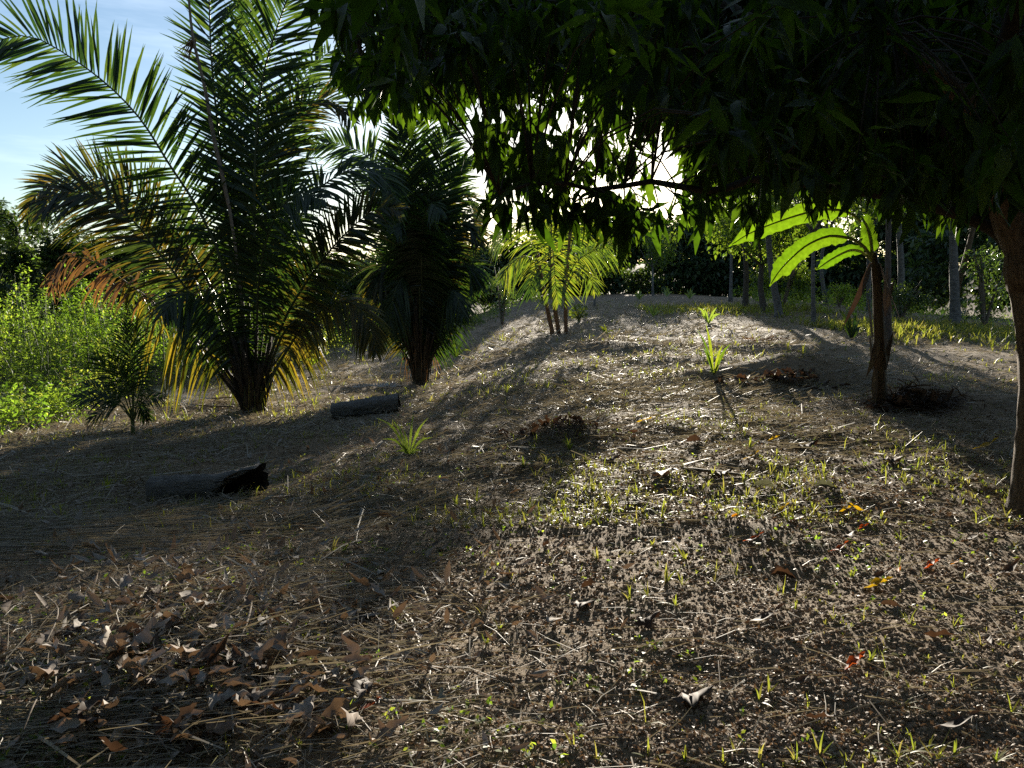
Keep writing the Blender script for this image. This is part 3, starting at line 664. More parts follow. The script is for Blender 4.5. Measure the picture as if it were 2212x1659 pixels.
# --- slender palm clump in the middle
PS = 1.0
b3 = at(1203, 722); d3 = b3[1]; k3 = d3 / 1609.0
p3 = thing("slender_palm_clump", b3, "slender palm clump of three reddish stems with glowing yellow-green fronds in the sun", "palm tree")
crowns = []
for st, w0, w1 in (([(1195, 726), (1183, 670), (1170, 600), (1160, 540)], 9, 5), ([(1208, 722), (1198, 660), (1192, 580), (1188, 500)], 9, 5), ([(1223, 726), (1222, 660), (1226, 580), (1232, 490)], 8, 5)):
    C = catmull([pix(*q, d3) for q in st], 14); C[0, 2] -= 0.1
    V, Q, T = tube(C, np.linspace(w0, w1, 14) * k3 * 0.55 * (1 + 0.12 * (np.arange(14) % 3 == 0)), 8)
    part("stem", Geo().add(V, Q, T), RSTEM, p3); crowns.append(st[-1])
for pts, dd, n, Lp, mat, kw in [
    ([(1190, 470), (1192, 520), (1196, 560), (1200, 610), (1206, 655)], -0.8, 56, 66, YPALM, dict(roll=1.0, a0=62, a1=25, t0=0.05, droop=0.1)),
    ([(1226, 600), (1246, 565), (1275, 545), (1305, 532), (1330, 525), (1350, 540)], -0.3, 54, 56, YPALM, dict(roll=0.5, a0=68, a1=35, t0=0.12, droop=0.4, hang=0.3)),
    ([(1228, 560), (1242, 510), (1270, 485), (1310, 480), (1340, 500)], 0.6, 54, 60, YPALM, dict(roll=0.5, a0=70, a1=35, t0=0.1, droop=0.4, hang=0.4)),
    ([(1168, 600), (1150, 560), (1125, 555), (1100, 575), (1085, 600)], 0.3, 54, 52, YPALM, dict(roll=0.5, a0=72, a1=35, t0=0.1, droop=0.4, hang=0.5)),
    ([(1162, 560), (1140, 500), (1115, 482), (1085, 495), (1065, 525)], 1.0, 54, 66, YPALM, dict(roll=0.5, a0=72, a1=35, t0=0.1, droop=0.4, hang=0.5)),
    ([(1190, 540), (1180, 495), (1160, 470), (1130, 465)], 0.2, 50, 62, YPALM, dict(roll=0.7, a0=70, a1=40, t0=0.1, droop=0.2)),
    ([(1232, 520), (1240, 480), (1258, 460), (1285, 460)], 0.2, 50, 62, YPALM, dict(roll=0.7, a0=70, a1=40, t0=0.1, droop=0.2)),
    ([(1226, 620), (1238, 590), (1255, 580), (1275, 600), (1285, 630)], -0.6, 40, 40, YPALM, dict(roll=0.4, a0=74, a1=40, t0=0.1, droop=0.3, hang=0.3)),
    ([(1175, 610), (1160, 580), (1150, 600), (1145, 640)], -0.4, 36, 42, PALM, dict(roll=0.4, a0=74, a1=40, t0=0.1, droop=0.4, hang=0.4)),
]:
    frond(p3, px_pts(pts, d3, d3 + dd), n - 18, Lp * k3 * 1.1, 0.036, mat, RACHIS, 0.02, **kw)

# --- seedlings and young plants
def small_palm(name, px, py, tips, label, cat="seedling", hpx=60, mat=YPALM, n=12, w=0.022, Lf=0.45, group=None, stem=True, dd=0.15):
    """tips: sketch positions of the frond tips; each frond arches from the foot"""
    b = at(px, py); d = b[1]; k = d / 1609.0
    t = thing(name, b, label, cat, group)
    if stem:
        C = catmull([b - UP * 0.05, b + UP * hpx * k * 0.3, b + UP * hpx * k * 0.5], 6)
        V, Q, T = tube(C, np.linspace(4.0, 2.4, 6) * k * (1 if hpx < 90 else 1.2), 6); part("stem", Geo().add(V, Q, T), GSTEM, t)
    for i, (tx, ty) in enumerate(tips):
        top = (px + (tx - px) * 0.35, py - hpx * 0.55 - 0.35 * max(0, py - hpx * 0.5 - ty))
        dpt = d + (rng.random() - 0.5) * 2 * dd
        pts = [pix(px, py - hpx * 0.25, d), pix(*top, (d + dpt) / 2), pix(tx, ty, dpt)]
        ln = np.linalg.norm(pts[0] - pts[1]) + np.linalg.norm(pts[1] - pts[2])
        frond(t, pts, n, ln * Lf, w, mat, GSTEM, 2.0 * k, roll=0.6, a0=55, a1=22, droop=0.25, t0=0.35, tipL=0.7)
    return t

def strap_plant(px, py, tips, label, name="seedling", wpx=7, mat=YPALM, group=None, cat="seedling"):
    """a seedling with a few broad strap leaves"""
    b = at(px, py); d = b[1]; k = d / 1609.0
    t = thing(name, b, label, cat, group)
    for (tx, ty) in tips:
        ddp = (rng.random() - 0.5) * 0.12
        p0 = b + UP * 0.0; p2_ = pix(tx, ty, d + ddp)
        mid = (p0 + p2_) / 2 + UP * 0.22 * np.linalg.norm(p2_ - p0) * (0.4 + abs(tx - px) / (abs(tx - px) + abs(ty - py) + 1))
        C = catmull([p0, mid, p2_], 9); Tn = nrm(np.gradient(C, axis=0))
        S = nrm(np.cross(Tn, nrm(TOCAM + rng.normal(0, .35, 3))))
        u = np.linspace(0, 1, 9); w = 0.5 * wpx * k * np.clip(np.sin(np.pi * (0.06 + 0.92 * u ** 1.2)), 0.12, 1)
        fold = nrm(np.cross(S, Tn)) * (0.25 * w)[:, None]
        V = np.stack([C - S * w[:, None] + fold, C, C + S * w[:, None] + fold], 1).reshape(-1, 3)
        Q = [(i * 3 + c, i * 3 + c + 1, i * 3 + c + 4, i * 3 + c + 3) for i in range(8) for c in range(2)]
        part("leaf", Geo().add(V, np.array(Q), tint=rng.random() * 0.99), mat, t)
    return t

SILV = leaf_mat("glossy_seedling_leaf", [(0.10, 0.15, 0.05), (0.14, 0.18, 0.06)], [(0.3, 0.45, 0.04), (0.4, 0.52, 0.05)], 0.4, 0.25, 0.8)
strap_plant(884, 985, [(815, 903), (826, 948), (846, 905), (856, 975), (872, 925), (893, 893), (925, 902), (934, 945), (912, 975), (862, 960), (905, 985)],
            "pale glossy strap leaved seedling beside the short log", wpx=5.5, mat=SILV)
small_palm("young_palm", 288, 940, [(163, 858), (196, 905), (205, 770), (240, 760), (275, 705), (292, 702), (330, 790), (352, 858), (320, 905), (182, 830)],
           "young dark green palm with drooping fronds in front of the green thicket", "young palm", 120, PALM, 24, 0.015, 0.36, dd=0.35)
strap_plant(1542, 812, [(1505, 712), (1525, 700), (1518, 750), (1560, 745), (1578, 742), (1555, 785)], "bright yellow-green seedling at the left end of the dark soil mound", wpx=6)
strap_plant(1530, 700, [(1508, 664), (1515, 680), (1522, 668), (1548, 664), (1556, 678), (1536, 690)], "small seedling with drooping pale leaves beyond the dark soil mound", wpx=6, mat=SILV)
small_palm("seedling", 1250, 697, [(1232, 672), (1240, 662), (1252, 658), (1266, 664), (1268, 678), (1236, 684)], "glowing yellow seedling palm just right of the slender palm clump", hpx=18, n=8, w=0.03, dd=0.3)
small_palm("seedling", 1024, 705, [(1005, 688), (1012, 680), (1026, 676), (1040, 684), (1046, 694)], "feathery yellow-green seedling right of the dark upright palm", hpx=16, n=9, w=0.03, dd=0.3)
strap_plant(985, 772, [(966, 735), (976, 728), (1000, 738), (1018, 758), (1006, 775), (970, 760)], "grassy seedling with arching leaves at the right of the dark upright palm foot", wpx=6)
strap_plant(1310, 722, [(1294, 704), (1305, 700), (1318, 706), (1326, 716), (1300, 712)], "low seedling with pale leaves on sunlit straw right of the slender palms", wpx=5)
strap_plant(1411, 684, [(1398, 662), (1406, 660), (1420, 662), (1426, 672)], "seedling with bright tips beside far sunlit straw", wpx=5, mat=SILV)
strap_plant(670, 792, [(652, 768), (664, 758), (690, 770), (700, 778), (656, 780)], "pale green strap leaved seedling between the two large palms", wpx=7)
strap_plant(1840, 735, [(1812, 668), (1826, 662), (1850, 664), (1858, 690), (1818, 700), (1862, 704)], "dark green strap leaved plant left of the banana stem", wpx=9, mat=PALM)
for i, (px, py) in enumerate(((1380, 648), (1490, 646), (1552, 640), (1642, 655), (1712, 664), (1440, 642))):
    strap_plant(px, py, [(px - 12, py - 12), (px - 6, py - 20), (px + 6, py - 20), (px + 13, py - 12), (px + 2, py - 24)], ("leftmost", "third from left", "fourth from left", "fifth from left", "rightmost", "second from left")[i] + " of the small shaded seedlings at the far edge", wpx=4, mat=SILV, group="seedlings at the far edge of the clearing")

# ------------------------------------------------------------------ banana plant
b4 = at(1902, 872); d4 = b4[1]; k4 = d4 / 1609.0
bn = thing("banana_plant", b4, "banana plant with dark stem and glowing yellow-green leaves", "banana plant")
C = catmull([b4 - UP * 0.1, pix(1900, 820, d4), pix(1899, 700, d4), pix(1893, 600, d4), pix(1887, 545, d4)], 16)
V, Q, T = tube(C, np.interp(np.linspace(0, 1, 16), [0, 0.15, 0.5, 0.85, 1], [18, 14, 11, 9, 6]) * k4, 12, 0.18, 3)
part("stem", Geo().add(V, Q, T), BSTEM, bn)
for i in range(9):                                           # loose dry sheaths clinging to the stem
    a = rng.random() * 6.283; u0 = rng.uniform(0.15, 0.75); c = C[int(u0 * 15)]; o = np.array([math.cos(a), math.sin(a), 0])
    r = 15 * k4
    V, Q, K = ribbons(np.array([c + o * r]), np.array([nrm(o * 0.12 + UP * (1 if i % 3 else -1))]), 0.5, 0.09, 0.0, 4, sidehint=o[None], prof=np.array([0.6, 1, 0.9, 0.6, 0.1]), curl=0.4)
    part("dry_sheath", Geo().add(V, Q), BSTEM, bn)
for i in range(4):
    a = rng.random() * 6.283; o = np.array([math.cos(a), math.sin(a), 0]); c = C[-2] + o * 0.06
    V, Q, K = ribbons(c[None], nrm(o * 0.35 - UP)[None], rng.uniform(0.5, 0.9), 0.11, 0.0, 5, sidehint=o[None], prof=np.array([0.3, 0.8, 1, 0.8, 0.6, 0.1]), curl=0.5)
    part("dead_leaf", Geo().add(V, Q), L_BRN, bn)
def banana_leaf(lst, wpx, dd, roll=0.8, t_blade=0.25, seed=0):
    g_ = np.random.default_rng(seed)
    C = catmull(px_pts(lst, d4, d4 + dd), 40); T = nrm(np.gradient(C, axis=0))
    V, Q, Tt = tube(C[::2], np.linspace(4.0, 0.9, 20) * k4, 6)
    lf = part("leaf", Geo().add(V, Q, Tt), BRIB, bn)
    i0 = int(t_blade * 39); Cb, Tb = C[i0:], T[i0:]; m = len(Cb)
    S = nrm(np.cross(Tb, roll * TOCAM + (1 - roll) * UP)); N2 = np.cross(S, Tb)
    u = np.linspace(0, 1, m); w = wpx * k4 * 0.5 * np.clip(np.minimum(1, u * 9) ** .5 * (1 - ss(0.75, 1.0, u) * 0.93), 0.05, 1)
    G = Geo()
    for s in (-1, 1):
        cols = []
        for j, v in enumerate(np.linspace(0, 1, 5)):
            ed = 1 + (0.10 * g_.normal(size=m) if j == 4 else 0)
            ripple = 0.05 * wpx * k4 * np.sin(np.arange(m) * 1.7 + j) * v
            cols.append(Cb + S * (s * w * v * ed)[:, None] + N2 * (w * 0.25 * v - 0.30 * w * v * v + ripple)[:, None])
        V = np.stack(cols, 1).reshape(-1, 3)
        Q = [(i * 5 + c, i * 5 + c + 1, i * 5 + c + 6, i * 5 + c + 5) for i in range(m - 1) for c in range(4)]
        G.add(V, np.array(Q), tint=g_.random() * 0.9)
    part("blade", G, BANANA, bn, parent=lf)
banana_leaf([(1884, 560), (1868, 535), (1845, 518), (1809, 510), (1781, 512), (1738, 533), (1696, 571), (1676, 596), (1662, 619)], 38, -0.5, 0.9, 0.26, 1)
banana_leaf([(1884, 556), (1872, 500), (1840, 462), (1790, 452), (1740, 460), (1675, 481), (1621, 503), (1590, 522), (1574, 533)], 42, 0.5, 0.9, 0.30, 2)
banana_leaf([(1886, 566), (1872, 552), (1856, 542), (1834, 541), (1799, 558), (1778, 572), (1763, 583)], 26, 0.3, 0.8, 0.22, 3)
banana_leaf([(1886, 558), (1880, 520), (1872, 490), (1866, 475), (1862, 466)], 34, -0.3, 0.95, 0.12, 4)

# ------------------------------------------------------------------ mango tree
mb = at(2240, 1106); md = mb[1]
mango = thing("mango_tree", mb, "mango tree on the right whose dark drooping canopy hangs over the clearing", "mango tree")
fork = pix(2215, 560, md)
C = catmull([mb - UP * 0.1, pix(2246, 950, md), pix(2250, 780, md), pix(2235, 660, md), fork], 22)
rad = np.interp(np.linspace(0, 1, 22), [0, 0.06, 0.16, 0.5, 0.8, 1], [0.25, 0.195, 0.165, 0.14, 0.14, 0.135])
V, Q, T = tube(C, rad, 16, 0.08, 5); part("trunk", Geo().add(V, Q, T), MTRUNK, mango)
fork2 = C[-3]
limbs = [([fork2, fork, pix(2180, 470, md), pix(2135, 330, md - 0.2), pix(2060, 180, md - 0.6), pix(1900, 60, md - 1.0)], 0.13),
         ([fork2, fork, pix(2245, 440, md), pix(2270, 250, md), pix(2260, 0, md), pix(2200, -300, md + 0.2)], 0.16),
         ([fork, pix(2120, 480, md + 0.3), pix(1900, 420, md + 0.2), pix(1650, 392, md - 0.4), pix(1520, 412, md - 0.6), pix(1400, 388, md - 0.8), pix(1290, 408, md - 0.9), pix(1180, 396, md - 1.0), pix(1080, 420, md - 1.0)], 0.05),
         ([pix(2120, 330, md - 0.2), pix(1900, 200, md + 0.5), pix(1600, 120, md + 0.3), pix(1300, 80, md), pix(1000, 100, md - 0.2), pix(780, 120, md - 0.3)], 0.06),
         ([fork, (3.6, 7.0, 3.3), (3.2, 8.6, 4.2), (2.6, 10.0, 4.8)], 0.09),
         ([fork, (4.8, 6.4, 3.4), (6.2, 7.2, 4.4), (7.4, 7.6, 5.0)], 0.09),
         ([pix(2120, 330, md - 0.2), (2.6, 3.9, 3.6), (1.9, 2.6, 4.0), (1.0, 1.4, 4.2)], 0.06),
         ([fork, (4.2, 4.0, 3.4), (4.6, 2.6, 4.0), (5.0, 1.2, 4.2)], 0.08),
         ([pix(2260, 0, md), (3.2, 5.6, 5.6), (2.2, 5.8, 6.6), (1.2, 6.0, 7.0)], 0.07),
         ([pix(1900, 200, md + 0.5), (1.6, 6.6, 4.0), (0.6, 7.4, 4.3), (-0.4, 7.8, 4.4)], 0.05)]
limb_pts = []
for pts, r in limbs:
    C = catmull([np.asarray(p, float) for p in pts], 24); limb_pts.append(C[4:])
    C = C + rng.normal(0, 0.02, C.shape) * np.linspace(0, 1, 24)[:, None]
    V, Q, T = tube(C, r * np.linspace(1, 0.16, 24), 8, 0.15, 6); part("branch", Geo().add(V, Q, T), MTRUNK if r > 0.09 else TWIG, mango)
limb_pts = np.concatenate(limb_pts)

XB = [600, 670, 690, 740, 800, 900, 990, 1040, 1100, 1180, 1250, 1350, 1430, 1500, 1600, 1700, 1800, 1900, 2000, 2120, 2212, 2500]
YB = [-400, -60, 90, 205, 225, 225, 235, 200, 180, 165, 175, 185, 250, 350, 385, 365, 375, 385, 400, 405, 415, 420]
def canopy_dens(px, py, f):
    yb = np.interp(px, XB, YB) + 70 * vn(px / 85.0 + 3, 0.5 + 0 * px) + 40 * vn(px / 33.0, 9.5 + 0 * px)
    main = np.where(py < yb - 70, 1.0, np.where(py < yb, 0.8, 0.0))
    main = np.where((px < 1000) & (py > yb - 200), main * 0.75, main)
    br = np.where((px > 1060) & (px < 1560) & (py > 372) & (py < 432), np.where(f < 4.5, 0.34, 0.06), 0.0)
    gap = np.where((px > 1020) & (px < 1450) & (py >= yb) & (py < 380), np.where(f < 5.6, 0.40, 0.13), 0.0)
    gap = np.where((np.abs(px - 1290) < 60) & (np.abs(py - 250) < 60), 0.10, gap)
    low = np.where((px > 1560) & (py >= yb) & (py < yb + 45), 0.25, 0.0)
    return np.maximum.reduce([main, br, gap, low])
cen = np.array([3.2, 5.6, 4.6]); radv = np.array([5.4, 5.6, 3.4])
clus = []
want = 3000
while len(clus) < want:
    p = cen + radv * (rng.random((4000, 3)) * 2 - 1)
    e = ((p - cen) / radv) ** 2
    ok = (e[:, 0] + e[:, 1] + np.where(p[:, 2] > cen[2], e[:, 2], 0.25 * e[:, 2]) < 1) & (p[:, 2] > 1.95)
    px, py, f = project(p)
    inf = (px > 560) & (px < 2330) & (py > -60) & (f > np.where(rng.random(4000) < 0.12, 2.3, 3.2))
    dn = canopy_dens(px, py, f)
    keep = ok & inf & (rng.random(4000) < dn * (0.55 + 0.45 * ss(3.5, 6.5, p[:, 1])))
    clus += list(p[keep])
clus = clus[:want]
extra = []; NX = 900
while len(extra) < NX:                                       # rest of the crown out of frame, extended behind the viewpoint to block sky light
    p = np.array([3.0, 3.2, 4.4]) + np.array([7.0, 7.6, 3.4]) * (rng.random((3000, 3)) * 2 - 1); e = (((p - np.array([3.0, 3.2, 4.4])) / np.array([7.0, 7.6, 3.4])) ** 2)
    px, py, f = project(p)
    ok = (e.sum(1) < 1) & (p[:, 2] > 2.5) & ((py < -60) | (px > 2330) | (p[:, 1] < 1.2))
    ok &= ~((p[:, 1] > 0) & (px < 640)) & ((p[:, 1] > 1.2) | (p[:, 2] > 2.7))
    extra += list(p[ok])
clus = np.array(clus + extra[:NX])
# hand placed sprays that the photograph shows clearly: sketch position, distance
for (px, py, dp) in ((1205, 430, 4.4), (1240, 440, 4.4), (1160, 440, 4.5), (1290, 445, 4.3), (1335, 455, 4.2), (1345, 462, 4.3), (1390, 455, 4.2), (1425, 460, 4.4), (1100, 445, 4.6),
                    (1470, 440, 4.2), (1350, 450, 4.5), (1560, 250, 2.9), (1580, 255, 3.0), (1000, 95, 3.6), (985, 70, 3.6), (2180, 300, 3.0), (1660, 330, 3.4), (1950, 400, 4.0), (1060, 430, 4.6), (1510, 440, 4.4), (930, 180, 4.2), (860, 150, 4.4)):
    clus = np.vstack([clus, pix(px, py, dp)[None]])
NC = len(clus)
# twigs
d_ = ((clus[:, None, :] - limb_pts[None]) ** 2).sum(-1); j = d_.argmin(1); A = limb_pts[j]
G = Geo(); m = 4
u = np.linspace(0, 1, m)
Ct = A[:, None, :] * (1 - u)[None, :, None] + clus[:, None, :] * u[None, :, None]
Ct[:, :, 2] += (np.sqrt(d_.min(1))[:, None] * 0.12) * np.sin(np.pi * u)[None]
for i in [j_ for j_ in range(NC) if not (want <= j_ < want + NX)]:
    V, Q, T = tube(Ct[i], np.linspace(0.007, 0.003, m), 4); G.add(V, Q, T)
part("twigs", G, TWIG, mango, kind="stuff")
# leaves: a drooping rosette at each twig end
nl = rng.integers(9, 15, NC); own = np.repeat(np.arange(NC), nl); N = len(own)
az = rng.random(N) * 6.283; el = np.clip(rng.normal(-0.75, 0.5, N), -1.5, 0.5)
D = np.stack([np.cos(az) * np.cos(el), np.sin(az) * np.cos(el), np.sin(el)], -1)
P = clus[own] - UP * 0.0 + rng.normal(0, 0.03, (N, 3)) + np.stack([np.zeros(N), np.zeros(N), rng.uniform(-0.06, 0.05, N)], -1)
L = rng.uniform(0.15, 0.27, N)
Nh = np.tile(UP, (N, 1)) + rng.normal(0, 0.45, (N, 3)) + 0.3 * np.stack([np.cos(az), np.sin(az), 0 * az], -1)
R = basis(D, Nh)
tpar = ((0.23, 0.22, 0.3, 0.25, 0.3), (0.26, 0.35, 0.15, 0.35, -0.3), (0.21, 0.10, 0.4, 0.15, 0.0), (0.24, 0.5, 0.25, 0.4, 0.5))
tpls = [leaf_tpl(5, *q) for q in tpar]; tplb = [leaf_tpl(9, *q) for q in tpar]; tplx = [leaf_tpl(3, *q) for q in tpar]; tplm = [leaf_tpl(3, *q) for q in tpar]
isx = (own >= want) & (own < want + NX)
kind_ = rng.integers(0, 4, N)
px, py, f = project(P + D * (L * 0.5)[:, None])
score = np.where((px > 600) & (px < 2212) & (py > 0) & (py < 640), L / f, 0)
yb = np.interp(px, XB, YB)
score = score * np.where(py > yb - 150, 1.0, 0.62)
big = np.argsort(-score)[:300]; isbig = np.zeros(N, bool); isbig[big] = True
G = Geo()
for kk, (tv, tq) in enumerate(tpls):
    for far_, lo, hi, (tv_, tq_) in ((False, 0, 4.6, (tv, tq)), (False, 4.6, 99, tplm[kk]), (True, 0, 99, tplx[kk])):
        s = (~isbig) & (kind_ == kk) & (isx == far_) & (f >= lo) & (f < hi); n_ = int(s.sum())
        V = inst(tv_, R[s], L[s][:, None] * (np.array([[1.3, 1.9, 1.3]]) if far_ else np.array([[1.05, 1.35, 1.05]]) if lo else np.ones((1, 3))), P[s])
        G.add(V.reshape(-1, 3), instq(tq_, n_, len(tv_)), tint=np.repeat(rng.random(n_), len(tv_)))
part("crown_leaves", G, MANGO, mango, kind="stuff")
lm = []
for tv, tq in tplb:
    me = Geo().add(tv, tq).mesh("leaf"); me.materials.append(MANGO); lm.append(me)
for i in big:
    o = bpy.data.objects.new("leaf", lm[kind_[i]]); COL.objects.link(o); o.parent = mango
    M = np.eye(4); M[:3, :3] = R[i] * L[i]; M[:3, 3] = P[i] - mb
    o.matrix_basis = Matrix(M.tolist())

# ------------------------------------------------------------------ orchard trees and woodland
def blob_leaves(c, r, n, Ls, g_=rng, shell=0.55):
    v = nrm(g_.normal(size=(n, 3))) * (shell + (1 - shell) * g_.random((n, 1))) ** 0.7
    lump = 1 + 0.35 * np.sin(v[:, :1] * 5 + c[0]) * np.cos(v[:, 1:2] * 4 + c[1]) + 0.2 * np.sin(v[:, 2:3] * 9)
    P = np.asarray(c) + v * np.asarray(r) * lump
    D = nrm(v * 0.5 + g_.normal(0, 0.7, (n, 3)) + np.array([0, 0, -0.35]))
    V, Q = dia_leaves(P, D, np.tile(UP, (n, 1)) + g_.normal(0, .5, (n, 3)), Ls * g_.uniform(0.6, 1.3, n), 0.8)
    return V, Q, np.repeat(g_.random(n), 4)

def orchard_tree(px, py, wpx, top, label, bark, crown, nleaf=1500, leafL=0.16, forks=3, lean=None, group="orchard trees at the back right"):
    b = at(px, py); d = b[1]; k = d / 1609.0
    t = thing("orchard_tree", b, label, "tree", group)
    tp = pix(top[0], top[1], d)
    mid = (b + tp) / 2 + np.array([rng.normal(0, 0.06), rng.normal(0, .06), 0])
    C = catmull([b - UP * 0.1, b + UP * 0.12, mid, tp], 14)
    rad = np.interp(np.linspace(0, 1, 14), [0, 0.07, 0.2, 1], [0.85, 0.62, 0.5, 0.34]) * wpx * k
    V, Q, T = tube(C, rad, 10, 0.14, int(px)); part("trunk", Geo().add(V, Q, T), bark, t)
    cr, hh = crown
    G = Geo()
    for i in range(forks + 2):
        a = 6.283 * i / (forks + 2) + rng.random()
        e = tp + np.array([math.cos(a) * cr * 0.6, math.sin(a) * cr * 0.6, hh * (0.3 + 0.5 * rng.random())])
        V, Q, T = tube(catmull([tp - UP * 0.1, (tp + e) / 2 + np.array([0, 0, -0.1 * cr]), e], 7), np.linspace(0.3, 0.08, 7) * wpx * k, 6, 0.1, i); G.add(V, Q, T)
    part("branches", G, bark, t)
    G = Geo()
    for i in range(9):
        c = tp + np.array([rng.normal(0, cr * 0.5), rng.normal(0, cr * 0.5), hh * (0.15 + 0.75 * rng.random())])
        V, Q, tn = blob_leaves(c, np.array([cr * 0.55, cr * 0.55, hh * 0.3]), int(nleaf * 1.9) // 9, leafL * 1.25, shell=0.2); G.add(V, Q, tint=tn)
    part("crown", G, ORCH, t, kind="stuff")
    return t
orchard_tree(1578, 650, 7, (1578, 480), "slim pale trunk, leftmost of the orchard trees behind the banana leaves", PALE, (0.9, 2.2), 700)
orchard_tree(1609, 666, 12, (1606, 500), "dark fissured trunk second from left behind the banana leaves", DARKB, (1.0, 2.0), 800)
orchard_tree(1650, 675, 14, (1646, 565), "dark forked tree with low spreading crown left of the ringed pale trunk", DARKB, (1.7, 2.0), 1600)
orchard_tree(1682, 687, 14, (1655, 430), "leaning pale ringed trunk rising behind the big banana leaf", PALE, (1.6, 2.6), 1100)
orchard_tree(1757, 703, 9.5, (1758, 500), "slender grey ringed trunk standing under the banana leaf tip", PALE, (1.8, 3.0))
orchard_tree(1783, 659, 8, (1782, 500), "thin grey trunk far behind the drooping small banana leaf", PALE, (2.2, 3.0), 1800)
orchard_tree(1877, 676, 10, (1880, 480), "grey trunk half hidden behind the banana stem", PALE, (2.2, 3.2))
orchard_tree(1917, 742, 15, (1920, 440), "dark trunk directly behind the banana stem", DARKB, (2.0, 2.8))
orchard_tree(1943, 686, 15, (1940, 470), "grey speckled trunk right of the banana plant", PALE, (2.6, 3.4), 2000)
orchard_tree(2063, 706, 20, (2058, 460), "thick pale trunk with flared foot beside the sunny grass strip", PALE, (2.8, 3.4), 2200)
orchard_tree(1481, 636, 4.5, (1482, 560), "thin whitish sapling trunk in the shade at the far edge of the clearing, right one", PALE, (1.5, 2.4), 1000)
orchard_tree(1447, 632, 7, (1450, 560), "grey forked sapling at the far edge of the clearing", PALE, (1.6, 2.4), 1000)
orchard_tree(1284, 661, 4.5, (1290, 590), "pale slim sapling right of the slender palm clump", PALE, (1.3, 1.6), 700)
orchard_tree(1410, 640, 5, (1410, 575), "faint grey trunk standing in deep shade behind the straw patch", PALE, (1.5, 2.2), 900)
# leaning dark trunk seen before the thick pale one
b = at(2060, 702); 
lt = thing("leaning_trunk", b, "dark reddish leaning trunk crossing in front of the thick pale trunk", "tree trunk")
C = catmull([b + UP * 0.0, pix(2068, 620, b[1] - 0.3), pix(2085, 560, b[1] - 0.4), pix(2105, 480, b[1] - 0.6), pix(2120, 400, b[1] - 0.8)], 14)
V, Q, T = tube(C, np.linspace(0.10, 0.06, 14), 8, 0.1, 3); part("trunk", Geo().add(V, Q, T), MTRUNK, lt)

def bush(name, px, py, rpx, hpx, label, cat, mat, n, leafL, dd=0.0, group=None):
    b = at(px, py); d = b[1]; k = d / 1609.0
    t = thing(name, b, label, cat, group)
    G = Geo(); H = hpx * k; r = rpx * k
    for i in range(6):
        a = rng.random() * 6.283; e = b + np.array([math.cos(a) * r * 0.6, math.sin(a) * r * 0.6, H * (0.6 + .35 * rng.random())])
        V, Q, T = tube(catmull([b - UP * .05, (b + e) / 2 + UP * H * .08, e], 7), np.linspace(0.035, 0.01, 7) * max(H, 1) / 1.6, 5); G.add(V, Q, T)
    part("stems", G, STICK, t)
    G = Geo()
    for i in range(10):
        c = b + np.array([rng.normal(0, r * 0.4), rng.normal(0, r * 0.4), H * rng.uniform(0.25, 0.85)])
        V, Q, tn = blob_leaves(c, np.array([r * .45, r * .45, H * .2]), n // 10, leafL, shell=0.2); G.add(V, Q, tint=tn)
    part("foliage", G, mat, t, kind="stuff"); return t
bush("glossy_shrub", 2125, 712, 52, 190, "shrub with glossy sparkling leaves at the right edge beside the mango trunk", "shrub", GLOSSY, 1500, 0.14)
bush("dark_shrub", 1085, 702, 30, 135, "dark shrub with sparkling leaves left of the slender palm clump", "shrub", GLOSSY, 1600, 0.09)
bush("shrub", 1812, 664, 45, 60, "pale green leafy shrub at the far edge behind the banana leaves", "shrub", WEED, 1400, 0.11)
bush("shrub", 700, 765, 62, 60, "low dark green shrub under the yellow drooping frond", "shrub", ORCH, 2200, 0.06)
bush("leafy_shrub", 1690, 664, 70, 150, "leafy green shrub catching sun between the pale trunks", "shrub", ORCH, 2200, 0.14)
bush("leafy_shrub", 1945, 690, 60, 90, "dark leafy shrub behind the grey speckled trunk", "shrub", WOODS, 1600, 0.12)

# woodland behind: one mass of foliage with dark trunks inside
g = Geo()
def woods(x0, y0, x1, y1, h0, h1, n, leaves, leafL, depth=3.0):
    for i in range(n):
        u = rng.random(); x = x0 + (x1 - x0) * u; y = y0 + (y1 - y0) * u + rng.random() * depth
        h = (h0 + (h1 - h0) * u) * rng.uniform(0.82, 1.1); zb = float(terr(x, y, False))
        z = zb + rng.random() ** 0.8 * h * 0.9
        r = rng.uniform(0.9, 1.9)
        V, Q, tn = blob_leaves((x, y, z), np.array([r, r, r * 0.7]), leaves, leafL, shell=0.35); g.add(V, Q, tint=tn)
woods(-14, 42, 3, 54, 4.2, 5.4, 80, 330, 0.46)
woods(3, 56, 16, 56, 5.6, 6.4, 90, 380, 0.52, 5)
woods(14, 56, 30, 52, 7.5, 8.5, 95, 380, 0.56, 4)
woods(28, 52, 54, 36, 9.0, 10.0, 70, 380, 0.58, 4)
woods(-30, 27, -10, 36, 4.8, 4.2, 100, 480, 0.28, 4)
woods(-12, 34, -4, 42, 4.0, 4.0, 55, 420, 0.34)
woods(25, 42, 44, 24, 7.5, 8.0, 70, 380, 0.5, 4)
